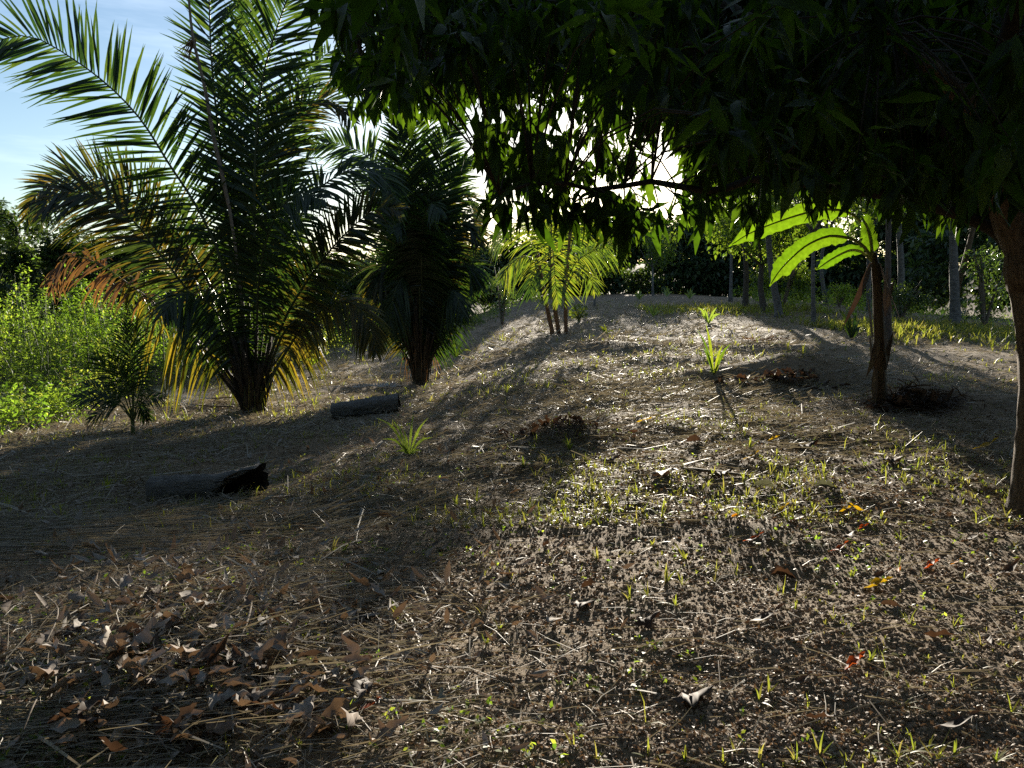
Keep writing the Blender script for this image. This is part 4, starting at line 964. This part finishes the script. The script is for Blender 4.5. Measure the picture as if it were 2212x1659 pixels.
# unseen foliage ring added round the sides and behind, to cut the sky fill
for (xa, ya, xb, yb_, h) in ((-19, 12, -13, -6, 11), (-13, -6, 0, -11, 12), (0, -11, 13, -7, 12), (13, -7, 19, 9, 11)):
    for i in range(46):
        u = rng.random(); x = xa + (xb - xa) * u + rng.normal(0, 0.8); y = ya + (yb_ - ya) * u + rng.normal(0, 0.8)
        V, Q, tn = blob_leaves((x, y, float(terr(x, y, False)) + rng.random() * h), np.array([2.3, 2.3, 1.7]), 260, 0.8, shell=0.35); g.add(V, Q, tint=tn)
link("woodland", g.mesh("woodland"), WOODS, kind="stuff", label="dense dark woodland closing off the back of the clearing, with an added unseen ring that blocks sky light")

# leafy trees on the left skyline, each its own
def skyline_tree(px, pytop, d, label, rpx=70, mat=WOODS, n=5600, leafL=0.21):
    top = pix(px, pytop, d); x, y = top[0], top[1]; b = np.array([x, y, float(terr(x, y, False))]); k = d / 1609.0
    H = top[2] - b[2]; r = rpx * k
    t = thing("leafy_tree", b, label, "tree", "leafy trees on the left skyline")
    V, Q, T = tube(catmull([b - UP * .2, b + UP * H * .4 + np.array([.1, 0, 0]), b + UP * H * .85], 10), np.linspace(.14, .04, 10), 8, .1, 2); part("trunk", Geo().add(V, Q, T), DARKB, t)
    G = Geo()
    for i in range(26):
        u = rng.random(); z = b[2] + H * (0.12 + 0.78 * u); rr = r * (1.05 - 0.55 * u)
        c = np.array([x + rng.normal(0, rr * .55), y + rng.normal(0, rr * .55), z])
        V, Q, tn = blob_leaves(c, np.array([rr * .5, rr * .5, H * .10]), n // 26, leafL, shell=0.2); G.add(V, Q, tint=tn)
    # feathery sprays on the outline
    m = 160; a = rng.random(m) * 6.283; u = rng.uniform(0.6, 1.0, m)
    for i in range(m):
        c = np.array([x + math.cos(a[i]) * r * (1.15 - 0.8 * u[i]), y + math.sin(a[i]) * r * (1.15 - 0.8 * u[i]), b[2] + H * u[i]])
        dr = nrm(np.array([math.cos(a[i]), math.sin(a[i]), 0.7])); s_ = nrm(np.cross(dr, UP))
        q = np.linspace(0.15, 1, 8); Pp = c + dr * (q * 0.5)[:, None] - UP * (0.2 * q ** 2)[:, None]
        for sg in (-1, 1):
            Dd = nrm(np.tile(dr * 0.5 + s_ * sg, (8, 1)) + rng.normal(0, .15, (8, 3)))
            V, Q = dia_leaves(Pp, Dd, np.tile(UP, (8, 1)), 0.16, 0.7); G.add(V, Q, tint=rng.random())
    part("crown", G, mat, t, kind="stuff"); return t
skyline_tree(30, 435, 27, "tall leafy tree at the extreme left edge of the skyline", 80)
skyline_tree(120, 470, 25, "leafy tree second from the left edge on the skyline under the arching frond", 70)
skyline_tree(215, 505, 28, "leafy tree on the skyline behind the drooping orange frond", 75)
skyline_tree(320, 480, 30, "leafy tree on the skyline partly hidden by the large palm's left fronds", 80)
skyline_tree(-70, 430, 24, "leafy tree cut off by the left edge", 80)
skyline_tree(430, 520, 31, "leafy tree hidden behind the large palm's crown", 80)
skyline_tree(640, 540, 33, "leafy tree showing between the two large palms", 85)
skyline_tree(780, 560, 34, "leafy tree just left of the dark upright palm", 80)

# ------------------------------------------------------------------ green thicket on the left
def thicket(name, poly, n, h0, h1, nleaf, leafL, mat, label, hfun=None):
    poly = np.array(poly); lo, hi = poly.min(0), poly.max(0); pts = []
    while len(pts) < n:
        q = lo + (hi - lo) * rng.random((n, 2))
        ins = np.zeros(n, bool); j = len(poly) - 1
        for i in range(len(poly)):
            a, b_ = poly[i], poly[j]
            cnd = ((a[1] > q[:, 1]) != (b_[1] > q[:, 1])) & (q[:, 0] < (b_[0] - a[0]) * (q[:, 1] - a[1]) / (b_[1] - a[1] + 1e-9) + a[0])
            ins ^= cnd; j = i
        pts += list(q[ins])
    q = np.array(pts[:n]); z = terr(q[:, 0], q[:, 1], False)
    H = (h0 + (h1 - h0) * rng.random(n)) * (1 + 0.9 * vn(q[:, 0] / 1.9 + 5, q[:, 1] / 1.9) + 0.8 * vn(q[:, 0] / 0.7, q[:, 1] / 0.7))
    if hfun is not None: H = H * hfun(q[:, 0], q[:, 1])
    lean = rng.normal(0, 0.22, (n, 2)); G = Geo(); B = np.stack([q[:, 0], q[:, 1], z], -1)
    top = B + np.stack([lean[:, 0] * H, lean[:, 1] * H, H], -1)
    V, Q, K = ribbons(B, nrm(top - B), np.linalg.norm(top - B, axis=1), 0.012, 0.03, 3, prof=np.array([1, .8, .6, .3])); S_ = Geo().add(V, Q)
    u = rng.random((n, nleaf)) ** 0.75 * 0.85 + 0.15
    P = (B[:, None] * (1 - u)[..., None] + top[:, None] * u[..., None]) + rng.normal(0, 0.09, (n, nleaf, 3)) * (1.25 - u)[..., None]
    az = rng.random((n, nleaf)) * 6.283; el = rng.normal(0.1, 0.5, (n, nleaf))
    D = np.stack([np.cos(az) * np.cos(el), np.sin(az) * np.cos(el), np.sin(el)], -1).reshape(-1, 3)
    V, Q = dia_leaves(P.reshape(-1, 3), D, np.tile(UP, (n * nleaf, 1)) + rng.normal(0, .4, (n * nleaf, 3)), leafL * rng.uniform(0.6, 1.3, n * nleaf), 0.75)
    cl = np.clip(0.5 + 1.3 * vn(q[:, 0] / 1.1 + 9, q[:, 1] / 1.1), 0, 0.9)
    G.add(V, Q, tint=np.repeat(np.clip(np.repeat(cl, nleaf) * 0.75 + 0.24 * rng.random(n * nleaf), 0, 0.99), 4))
    o = link(name, G.mesh(name), mat, kind="stuff", label=label)
    part_o = link("weed_stems", S_.mesh("weed_stems"), GSTEM, o, kind="stuff")
    return o
e0, e1, e2, e3 = at(-60, 965), at(120, 930), at(270, 880), at(455, 815)
thicket("weed_thicket", [e0[:2], e1[:2], e2[:2], e3[:2], (-4.4, 22), (-7, 25), (-19, 25), (-16, 10)], 2700, 1.3, 2.25, 36, 0.085, WEED,
        "bright sunlit thicket of tall green weeds along the left edge", hfun=lambda x, y: 0.35 + 0.65 * ss(-3.2, -5.2, x + 0.0 * y) * 1.0 if False else 0.40 + 0.60 * ss(0.0, 2.2, (y - e2[1] + 0.6) + (-x + e2[0]) * 0.7))
thicket("verge_weeds", [at(620, 770)[:2], at(820, 735)[:2], at(1050, 695)[:2], (0.5, 36), (-8, 32), (-7, 24)], 500, 0.35, 0.8, 30, 0.07, WEED,
        "low sunlit weeds growing along the back left verge")
thicket("far_verge_weeds", [(9, 26), (30, 21), (38, 34), (12, 42)], 700, 0.3, 0.75, 26, 0.10, WEED,
        "low sunlit weeds beyond the orchard trunks on the right")
for (px, py, hp, label) in ((180, 690, 85, "tallest bright green weed rising out of the left thicket"), (150, 700, 60, "bright green weed left of the tallest one in the thicket"), (215, 700, 55, "bright green weed right of the tallest one in the thicket"), (345, 690, 75, "leafy weed rising behind the dead orange frond")):
    d = 17.0; k = d / 1609; c = pix(px, py, d); b = np.array([c[0], c[1], float(terr(c[0], c[1], False))]); H = (c[2] - b[2]) + hp * k
    t = thing("tall_weed", b, label, "weed", "tall weeds in the thicket")
    Cc = catmull([b, b + UP * H * .5 + np.array([.05, 0, 0]), b + UP * H], 10); V, Q, T = tube(Cc, np.linspace(.018, .005, 10), 5); part("stem", Geo().add(V, Q, T), GSTEM, t)
    n_ = 170; u = 0.35 + 0.65 * rng.random(n_) ** 0.7; az = rng.random(n_) * 6.283; el = rng.normal(0.05, .35, n_)
    D = np.stack([np.cos(az) * np.cos(el), np.sin(az) * np.cos(el), np.sin(el)], -1)
    P = b + UP * (H * u)[:, None] + D * (0.30 * (1.15 - u) * rng.random(n_))[:, None]
    tv, tq = leaf_tpl(4, 0.22, 0.35, 0.2)
    V = inst(tv, basis(D, np.tile(UP, (n_, 1)) + rng.normal(0, .3, (n_, 3))), (0.12 + 0.1 * rng.random(n_))[:, None] * np.ones((1, 3)), P)
    part("foliage", Geo().add(V.reshape(-1, 3), instq(tq, n_, len(tv)), tint=np.repeat(rng.random(n_), len(tv))), WEED2, t, kind="stuff")

# ------------------------------------------------------------------ logs
def log(pl, pr, rpx, label, hollow, seed, dy=0.0):
    a = at(*pl); b = pix(pr[0], pr[1], a[1] + dy); b[2] = float(terr(b[0], b[1], False)); k = (a[1] + b[1]) / 2 / 1609.0; r = rpx * k; g_ = np.random.default_rng(seed)
    base = (a + b) / 2; t = thing("log", base, label, "log")
    ax = nrm(b - a); L = np.linalg.norm(b - a)
    m, n = 26, 28; th = np.linspace(0, 2 * np.pi, n, endpoint=False)
    Y = nrm(np.cross(UP, ax)); Z = np.cross(ax, Y)
    V = np.zeros((m, n, 3)); ridg = 0.07 * g_.normal(size=n); wob = 0.05 * np.sin(np.linspace(0, 5, m) + seed)
    for i in range(m):
        u = i / (m - 1)
        rr = r * (1 + ridg + wob[i] + 0.04 * g_.normal(size=n)) * (1.0 + (0.35 * max(0, u - 0.62) if hollow else 0))
        x = np.full(n, u * L) + (0.03 * r * g_.normal(size=n) if i in (0, m - 1) else 0)
        if hollow and u > 0.55:                              # the near upper side is broken away towards the right end
            front = np.clip(-np.cos(th - np.pi) * 0 + (-np.sin(th - 0.0)) * 0 + np.cos(th - np.radians(200)), 0, 1)
            x = np.minimum(x, L * (1.0 - 0.42 * front ** 0.7) + 0.03 * L * g_.normal(size=n))
        zc = r * 0.80 + (0.28 * r * max(0, u - 0.6) / 0.4 if hollow else 0)
        V[i] = a + ax * x[:, None] + Y * (np.cos(th) * rr)[:, None] + Z * (np.sin(th) * rr + zc)[:, None]
    i = np.arange(m - 1)[:, None] * n; j = np.arange(n)[None]; kx = (j + 1) % n
    Q = np.stack([i + j, i + kx, i + n + kx, i + n + j], -1).reshape(-1, 4)
    part("bark", Geo().add(V.reshape(-1, 3), Q), CHAR, t)
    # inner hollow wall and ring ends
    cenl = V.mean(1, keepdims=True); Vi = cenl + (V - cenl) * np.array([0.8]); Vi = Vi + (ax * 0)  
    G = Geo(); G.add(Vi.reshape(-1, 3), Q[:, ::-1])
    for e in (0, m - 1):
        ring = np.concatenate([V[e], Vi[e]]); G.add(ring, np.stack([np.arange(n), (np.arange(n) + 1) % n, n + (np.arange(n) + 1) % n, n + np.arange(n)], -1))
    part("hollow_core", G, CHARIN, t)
    return t
log((330, 1088), (575, 1074), 32, "grey weathered hollow log broken open at its right end", True, 2, 0.10)
log((722, 910), (866, 902), 23, "short dark log lying before the dark upright palm", False, 4, 0.06)

# dead fronds on the ground
def dead_frond(lst, label, n, Lp, mat=PALM_G, lift=0.10, name="dead_frond", hang=0.0):
    P = [at(*q) + UP * lift for q in lst]; d = P[0][1]
    t = thing(name, P[0], label, "dead frond")
    frond(t, P, n, Lp, 0.024, mat, RACHIS_D, 0.016, roll=0.3, a0=55, a1=25, droop=0.05, t0=0.1, lift=0.3, jit=0.2, hang=hang)
    return t
dead_frond([(515, 868), (455, 872), (400, 866), (352, 856)], "bleached dead frond lying on the ground left of the largest palm", 40, 0.42)
dead_frond([(505, 890), (450, 888), (395, 880), (340, 850), (310, 840)], "second bleached dead frond lying nearest the young palm", 40, 0.36)
dead_frond([(870, 872), (820, 868), (760, 868), (715, 872)], "bleached dead frond lying along the back of the short log", 46, 0.16, lift=0.30)
dead_frond([(1590, 742), (1640, 745), (1700, 742)], "flattened dry frond on the dark soil mound", 26, 0.3, PALM_D)

# ------------------------------------------------------------------ fallen leaves
def torn(tpl, seed):
    """ragged, crumpled version of a leaf"""
    g_ = np.random.default_rng(seed); V = tpl[0].copy(); n = len(V) // 3
    for i in range(1, n - 1):
        for c in (0, 2):
            V[i * 3 + c, 1] *= g_.uniform(0.55, 1.25); V[i * 3 + c, 2] += g_.normal(0, 0.03)
        V[i * 3:i * 3 + 3, 2] += g_.normal(0, 0.02); V[i * 3:i * 3 + 3, 1] += 0.05 * math.sin(i * 0.9 + seed)
    return V, tpl[1]
LT = [torn(leaf_tpl(9, *q), i) for i, q in enumerate(((0.40, -0.22, 0.55, 0.22, 0.3, 0.9), (0.46, 0.15, 0.9, 0.3, -0.5, 0.9), (0.30, -0.35, 0.3, 0.2, 0.9, 0.85), (0.50, -0.12, -0.8, 0.3, 0.3, 0.95), (0.42, 0.35, 1.5, 0.25, 0.6, 0.9), (0.45, 0.1, 0.2, 0.5, 1.2, 0.9), (0.38, -0.45, 1.1, 0.3, -0.9, 0.85), (0.52, 0.05, -0.4, 0.6, 0.1, 1.0)))]
cache = {}
ORD = "leftmost,second,third,fourth,fifth,sixth,seventh,eighth,ninth,tenth,eleventh,twelfth,thirteenth,fourteenth,fifteenth,sixteenth,seventeenth,eighteenth,nineteenth,twentieth".split(",")
def ranked(items, base, bands):
    """items start with a sketch position; gives each its own label: order from the left within a band of the picture"""
    out = {}
    for (y0, y1, name) in bands:
        q = sorted([it for it in items if y0 <= it[1] < y1])
        for i, it in enumerate(q):
            out[it] = (ORD[i] + " " if i == 0 else ORD[i] + " from left ") + base + " " + name
    return out
def leaf_mesh(i, mat):
    if (i, mat.name) not in cache:
        me = Geo().add(*LT[i]).mesh("fallen_leaf"); me.materials.append(mat); cache[(i, mat.name)] = me
    return cache[(i, mat.name)]
def drop_leaf(p, L, az, pitch, rollx, ti, mat, label, group=None, cat="fallen leaf"):
    o = bpy.data.objects.new("fallen_leaf", leaf_mesh(ti, mat)); COL.objects.link(o)
    o.location = p; o.rotation_euler = (rollx, -pitch, az); o.scale = (L, L, L)
    o["label"] = label; o["category"] = cat
    if group: o["group"] = group
    return o
def one_leaf(px, py, wpx, mat, label, ti=0, az=0.1, group=None):
    p = at(px, py); L = 1.2 * wpx * p[1] / 1609.0
    drop_leaf(p - np.array([math.cos(az), math.sin(az), 0]) * L / 2 + UP * (0.02 + 0.05 * L), L, az, 0.12, rng.uniform(-0.75, -0.2) * (1 if math.cos(az) > 0 else -1), ti, mat, label, group)
for q in ((1623, 998, 34, L_YEL, "bright yellow fallen leaf nearest the broken stick", 2, 0.1),
          (1689, 1112, 32, L_YEL, "small yellow fallen leaf left of the paired yellow leaves", 2, 0.2),
          (1828, 1113, 34, L_YEL, "left leaf of the yellow pair lying on bare soil", 0, 0.15),
          (1853, 1111, 30, L_YEL, "right leaf of the yellow pair lying on bare soil", 2, 2.9),
          (1588, 1123, 20, L_ORA, "small curled orange leaf left of the small yellow leaf", 1, 0.5),
          (1897, 1281, 58, L_YEL, "large yellow-orange leaf arched above its own shadow", 0, 0.05),
          (1942, 1240, 28, L_ORA, "curled orange leaf above the large yellow-orange one", 1, 1.2),
          (2015, 1235, 44, L_RED, "red-orange leaf tilted on the soil at right", 0, 0.3),
          (2066, 1228, 26, L_ORA, "small orange leaf right of the red-orange one", 2, 0.1),
          (1626, 1180, 40, L_RED, "thin red leaf lying below the small orange curl", 2, -0.1),
          (1813, 1199, 40, L_RED, "dull red leaf below the yellow pair, lower one", 2, 0.1),
          (1864, 1150, 26, L_RED, "tiny red leaf just under the yellow pair", 0, 0.2),
          (1849, 1452, 62, L_RED, "brightest red leaf in the lower right soil", 0, 0.45),
          (2128, 978, 48, L_YEL, "yellow leaf lying near the foot of the mango tree", 2, -0.1),
          (1395, 918, 34, L_YEL, "faint yellow leaf right of the dark debris heap", 2, -0.2),
          (1672, 957, 26, L_YEL, "small yellow leaf upslope among pale straw at centre right", 0, 0.2),
          (790, 1556, 60, L_RED, "brown leaf with glowing orange edge at the right end of the leaf heap", 2, 0.15),
          (950, 1518, 44, L_GRY, "upright grey-green leaf alone on soil right of the leaf heap", 3, 1.3),
          (1496, 1521, 84, L_BRN, "largest dark curled leaf on bare soil at bottom centre", 3, 0.08),
          (1783, 1058, 40, L_GRY, "folded grey leaf above the yellow pair", 4, 0.1),
          (1653, 1058, 44, L_GRY, "grey curled leaf above the small yellow leaf", 1, -0.1),
          (2132, 1397, 42, L_BRN, "stubby brown leaf standing on pale soil at far right", 4, 1.5),
          (2066, 1593, 84, L_BRN, "long narrow brown leaf near the bottom right grass", 2, -0.2),
          (580, 1092, 44, L_GRY, "pale grey leaf lying at the broken end of the hollow log", 2, 0.2)):
    one_leaf(*q)
BL = ((1770, 1572, 60, 0, -0.7), (1924, 1319, 38, 1, -0.2), (2030, 1394, 60, 0, -0.8), (1731, 1492, 50, 2, 0.1), (1258, 1316, 46, 3, -0.3), (1270, 1276, 50, 1, 0.9), (1650, 1361, 80, 2, -0.05), (1397, 1352, 60, 3, 0.3),
                            (993, 1211, 44, 2, 0), (1728, 1135, 44, 2, 0), (1834, 1165, 34, 3, 0.4), (1897, 1261, 50, 2, -0.2), (1740, 972, 50, 3, 0.1), (1430, 1029, 46, 3, 0.1), (940, 1190, 34, 2, 0.1), (1180, 1185, 30, 1, 1.), (1690, 1250, 50, 4, 0.2), (1560, 1030, 40, 3, 0.), (1890, 932, 40, 2, 0.3), (2100, 1180, 50, 2, 0.), (1500, 960, 40, 1, 0.5), (1930, 1000, 40, 3, -0.4), (2180, 1250, 60, 2, 0.2), (1320, 1000, 40, 3, .2))
BLL = ranked(BL, "of the single brown leaves", ((0, 1100, "well above the yellow pair"), (1100, 1240, "level with the yellow pair"), (1240, 1340, "level with the big yellow-orange leaf"), (1340, 1700, "on the lowest part of the soil")))
for (px, py, w, ti, az) in BL:
    one_leaf(px, py, w, L_BRN, BLL[(px, py, w, ti, az)], ti, az, "single brown leaves on the bare soil")
# small pale flecks of leaf
for i in range(18):
    px, py = rng.uniform(950, 2180), rng.uniform(900, 1640)
    one_leaf(px, py, rng.uniform(10, 22), L_GRY if i % 2 else LITTER, "tiny pale leaf scrap lying on the bare soil", int(rng.integers(0, 5)), rng.random() * 6.28, "tiny pale leaf scraps on the soil")
# the heap at lower left
hp = []
while len(hp) < 170:
    px, py = rng.normal(430, 210), rng.normal(1450, 125)
    if 10 < px < 900 and 1170 < py < 1656 and (py > 1300 or rng.random() < 0.35): hp.append((px, py))
for i, (px, py) in enumerate(hp):
    p = at(px, py); L = rng.uniform(0.06, 0.16)
    drop_leaf(p + UP * rng.uniform(0.03, 0.085), L, rng.random() * 6.28, rng.normal(0.05, 0.3), rng.normal(0, 0.5), int(rng.integers(0, 8)), LITTER if i % 4 else L_BRN,
              "dry grey-brown curled leaf in the litter heap at lower left", "dry leaves in the litter heap")
n_ = 1500; G = Geo()
x = -1.35 + rng.normal(0, 0.6, n_); y = 3.0 + rng.normal(0, 0.6, n_); az = rng.random(n_) * 6.28; el = rng.normal(0.1, .35, n_)
D = np.stack([np.cos(az) * np.cos(el), np.sin(az) * np.cos(el), np.sin(el)], -1)
Rr = basis(D, np.tile(UP, (n_, 1)) + rng.normal(0, .45, (n_, 3))); Pp = np.stack([x, y, terr(x, y) + rng.random(n_) * 0.035], -1)
kk_ = rng.integers(0, 5, n_)
for i in range(5):
    q = kk_ == i; tv, tq = leaf_tpl(4, *[(0.34, -0.22, 0.55, 0.2, 0.3), (0.36, 0.15, 0.9, 0.3, -0.5), (0.27, -0.35, 0.3, 0.2, 0.9), (0.4, -0.12, -0.8, 0.3, 0.3), (0.32, 0.35, 1.5, 0.25, 0.6)][i])
    V = inst(tv, Rr[q], rng.uniform(0.03, 0.09, int(q.sum()))[:, None] * np.ones((1, 3)), Pp[q]); G.add(V.reshape(-1, 3), instq(tq, int(q.sum()), len(tv)), tint=np.repeat(rng.random(int(q.sum())), len(tv)))
link("broken_leaf_litter", G.mesh("broken_leaf_litter"), LITTER, kind="stuff", label="small broken dry leaves filling the litter heap")
n_ = 1700; G = Geo()
y = 3.2 * (15.0 / 3.2) ** rng.random(n_); x = -rng.random(n_) ** 0.8 * 0.72 * y + 0.35 * rng.normal(size=n_); az = rng.random(n_) * 6.28; el = rng.normal(0.15, .35, n_)
D = np.stack([np.cos(az) * np.cos(el), np.sin(az) * np.cos(el), np.sin(el)], -1)
Rr = basis(D, np.tile(UP, (n_, 1)) + rng.normal(0, .5, (n_, 3))); Pp = np.stack([x, y, terr(x, y) + rng.random(n_) * 0.03 + 0.01], -1); kk_ = rng.integers(0, 3, n_)
for i in range(3):
    q = kk_ == i; m_ = int(q.sum()); tv, tq = leaf_tpl(4, *[(0.34, -0.22, 0.55, 0.2, 0.3), (0.27, -0.35, 0.3, 0.2, 0.9), (0.4, -0.12, -0.8, 0.3, 0.3)][i])
    V = inst(tv, Rr[q], rng.uniform(0.04, 0.12, m_)[:, None] * np.ones((1, 3)), Pp[q]); G.add(V.reshape(-1, 3), instq(tq, m_, len(tv)), tint=np.repeat(rng.random(m_), len(tv)))
link("scattered_leaf_litter", G.mesh("scattered_leaf_litter"), LITTER, kind="stuff", label="small dry leaves scattered through the straw on the left")
# dead leaves in the other heaps
def heap(cx, cy, sx, sy, n, label, name, L0=0.10, L1=0.2, mat=L_BRN):
    G = Geo(); x, y = cx + rng.normal(0, sx, n), cy + rng.normal(0, sy, n)
    az = rng.random(n) * 6.28; el = rng.normal(0.15, .35, n); D = np.stack([np.cos(az) * np.cos(el), np.sin(az) * np.cos(el), np.sin(el)], -1)
    Rr = basis(D, np.tile(UP, (n, 1)) + rng.normal(0, .5, (n, 3))); Pp = np.stack([x, y, terr(x, y, False) + rng.uniform(0.01, 0.07, n)], -1); kk_ = rng.integers(0, 5, n)
    for i in range(5):
        q = kk_ == i; m_ = int(q.sum()); tv, tq = LT[i]
        if m_:
            V = inst(tv, Rr[q], rng.uniform(L0, L1, m_)[:, None] * np.ones((1, 3)), Pp[q]); G.add(V.reshape(-1, 3), instq(tq, m_, len(tv)), tint=np.repeat(rng.random(m_), len(tv)))
    link(name, G.mesh(name), mat, kind="stuff", label=label)
heap(4.15, 11.4, 0.42, 0.2, 70, "heap of dark dead leaves left of the banana plant", "dead_leaf_heap", 0.1, 0.26)
heap(0.55, 8.1, 0.4, 0.2, 60, "heap of dark dead leaves in the centre debris", "dead_leaf_heap", 0.06, 0.16)
heap(b4[0] + 0.35, b4[1] - 0.25, 0.2, 0.14, 40, "pile of dark withered sheaths at the banana foot", "dead_leaf_heap", 0.15, 0.36)
# twig tangle of the centre heap, sticks
def stick(lst, rpx, label, lift=0.015, group=None):
    P = [at(*q) + UP * lift * (1 + (i % 2)) for i, q in enumerate(lst)]; k = P[0][1] / 1609
    C = catmull(P, 10); V, Q, T = tube(C, np.linspace(1, .45, 10) * rpx * k, 6, .3, 3)
    o = link("stick", Geo().add(V, Q, T).mesh("stick", P[0]), STICK); o.location = P[0]
    o["label"] = label; o["category"] = "stick"
    if group: o["group"] = group
stick([(1478, 1016), (1540, 1026), (1640, 1034)], 4, "long dead stick lying across the centre right soil")
stick([(1070, 935), (1095, 918), (1125, 924), (1180, 940)], 2, "bent pale twig at the front of the centre debris heap")
stick([(500, 1435), (540, 1360), (548, 1265)], 3.5, "pale stick standing up out of the litter heap", 0.03)
stick([(390, 1510), (460, 1450), (560, 1400)], 2.5, "thin pale stick lying slanting across the litter heap", 0.06)
stick([(40, 1640), (75, 1590), (110, 1480)], 2.5, "pale straw-coloured stick at the bottom left corner", 0.05)
stick([(90, 1440), (130, 1370), (105, 1310)], 2.2, "bent pale stem left of the litter heap", 0.05)
stick([(1285, 1437), (1310, 1448), (1340, 1460)], 3, "short grey stick on soil at bottom centre")
g = Geo(); n_ = 420
x = 0.55 + rng.normal(0, 0.42, n_); y = 8.1 + rng.normal(0, 0.22, n_); az = rng.random(n_) * 6.28; el = rng.normal(0.1, .3, n_)
D = np.stack([np.cos(az) * np.cos(el), np.sin(az) * np.cos(el), np.sin(el)], -1)
V, Q, K = ribbons(np.stack([x, y, terr(x, y) + 0.02], -1), D, 0.1 + 0.25 * rng.random(n_), 0.006, .1, 3, curl=.6); g.add(V, Q, tint=np.repeat(rng.random(n_), K))
x = b4[0] + 0.3 + rng.normal(0, 0.28, n_); y = b4[1] - 0.2 + rng.normal(0, 0.2, n_)
V, Q, K = ribbons(np.stack([x, y, terr(x, y) + 0.02], -1), nrm(D + UP * .4), 0.15 + 0.25 * rng.random(n_), 0.02, .5, 3, curl=.6); g.add(V, Q, tint=np.repeat(rng.random(n_), K))
link("debris_tangle", g.mesh("debris_tangle"), L_BRN, kind="stuff", label="tangle of dark dead stems in the debris heaps")

# ------------------------------------------------------------------ distinct grass tufts in the foreground
def tuft(px, py, hpx, n, label, group, mat=GRASS, wpx=4.5):
    b = at(px, py); k = b[1] / 1609; t = thing("grass_tuft", b, label, "grass tuft", group)
    az = rng.random(n) * 6.28; el = np.clip(rng.normal(0.95, .35, n), .25, 1.5)
    D = np.stack([np.cos(az) * np.cos(el), np.sin(az) * np.cos(el), np.sin(el)], -1)
    for i in range(n):
        V, Q, K = ribbons(b[None] + D[i] * .003, D[i][None], hpx * k * rng.uniform(.6, 1.25), wpx * k * rng.uniform(.7, 1.2), rng.uniform(.1, .5), 4,
                          sidehint=np.array([[math.cos(az[i]), math.sin(az[i]), 0.01]]), prof=np.array([.7, 1, .9, .6, .05]), curl=.3)
        part("blade", Geo().add(V, Q, tint=rng.random() * .6), mat, t)
TB = ((1640, 1652, 60), (1720, 1650, 70), (1770, 1640, 60), (1830, 1655, 60), (1940, 1640, 80), (1975, 1625, 70), (2020, 1650, 90), (2060, 1640, 60), (1240, 1625, 55), (1290, 1645, 50), (1400, 1640, 55), (1480, 1650, 50), (1660, 1500, 60), (1640, 1520, 50), (1950, 1530, 60), (2185, 1540, 60), (1590, 1640, 60), (2150, 1650, 60), (1560, 1658, 50))
TBL = ranked(TB, "of the bright grass tufts", ((0, 1600, "a little above the bottom edge"), (1600, 1700, "along the bottom edge")))
for (px, py, h) in TB:
    tuft(px, py, h, int(rng.integers(5, 9)), TBL[(px, py, h)], "grass tufts along the bottom edge")
TO = ((1010, 1100, 40), (1030, 1085, 50), (985, 1095, 40), (1430, 1120, 50), (1410, 1180, 45), (1540, 1030, 36), (1360, 1300, 50), (1400, 1290, 45), (1440, 1260, 50), (1460, 1310, 45), (1290, 1210, 35), (1080, 1360, 45), (1040, 1330, 40), (1720, 1320, 40), (720, 1195, 45), (745, 1190, 40), (1480, 1210, 50), (1320, 1090, 45), (1130, 1010, 40), (1620, 970, 36), (1230, 975, 40), (1050, 1395, 40), (1700, 1180, 36), (1880, 1430, 40), (1840, 1250, 36))
TOL = ranked(TO, "of the yellow-green grass tufts", ((0, 1060, "high on the open soil"), (1060, 1200, "level with the yellow leaf pair"), (1200, 1320, "on the middle of the open soil"), (1320, 1600, "low on the open soil")))
for (px, py, h) in TO:
    tuft(px, py, h, int(rng.integers(5, 10)), TOL[(px, py, h)], "grass tufts on the open soil")
tuft(860, 1340, 80, 5, "long bent yellow-green grass blades right of the litter heap", None, wpx=6)
tuft(232, 1060, 50, 9, "bright upright grass tuft left of the hollow log", None)
tuft(320, 1600, 50, 2, "single bright green blade sprouting from the litter heap", None, wpx=7)
# straw mixed through and over the litter heap
g = Geo(); n_ = 3600
x = -1.35 + rng.normal(0, 0.62, n_); y = 3.0 + rng.normal(0, 0.62, n_); az = rng.random(n_) * 6.28; el = rng.normal(0.08, .28, n_)
D = np.stack([np.cos(az) * np.cos(el), np.sin(az) * np.cos(el), np.sin(el)], -1)
V, Q, K = ribbons(np.stack([x, y, terr(x, y) + rng.random(n_) * 0.06], -1), D, 0.03 + 0.16 * rng.random(n_) ** 2, 0.003 * (0.7 + rng.random(n_)), .1, 2, curl=.7, prof=np.array([1, 1, .5])); g.add(V, Q, tint=np.repeat(rng.random(n_), K))
for (qa, qb) in (((330, 1092), (590, 1082)), ((715, 914), (875, 908))):
    A_, B_ = at(*qa), at(*qb); n_ = 420; u = rng.random(n_); x = A_[0] + (B_[0] - A_[0]) * u + rng.normal(0, 0.04, n_); y = A_[1] - 0.06 + rng.normal(0, 0.08, n_)
    az = rng.normal(0.1, 0.8, n_) + np.where(rng.random(n_) < .5, np.pi, 0); el = np.abs(rng.normal(0.15, .35, n_)); D = np.stack([np.cos(az) * np.cos(el), np.sin(az) * np.cos(el), np.sin(el)], -1)
    V, Q, K = ribbons(np.stack([x, y, terr(x, y) + rng.random(n_) * 0.03], -1), D, 0.05 + 0.22 * rng.random(n_) ** 2, 0.005, .2, 2, curl=.6, prof=np.array([1, 1, .4])); g.add(V, Q, tint=np.repeat(rng.random(n_), K))
link("heap_straw", g.mesh("heap_straw"), STRAW, kind="stuff", label="broken straw tangled through the leaf litter heap")
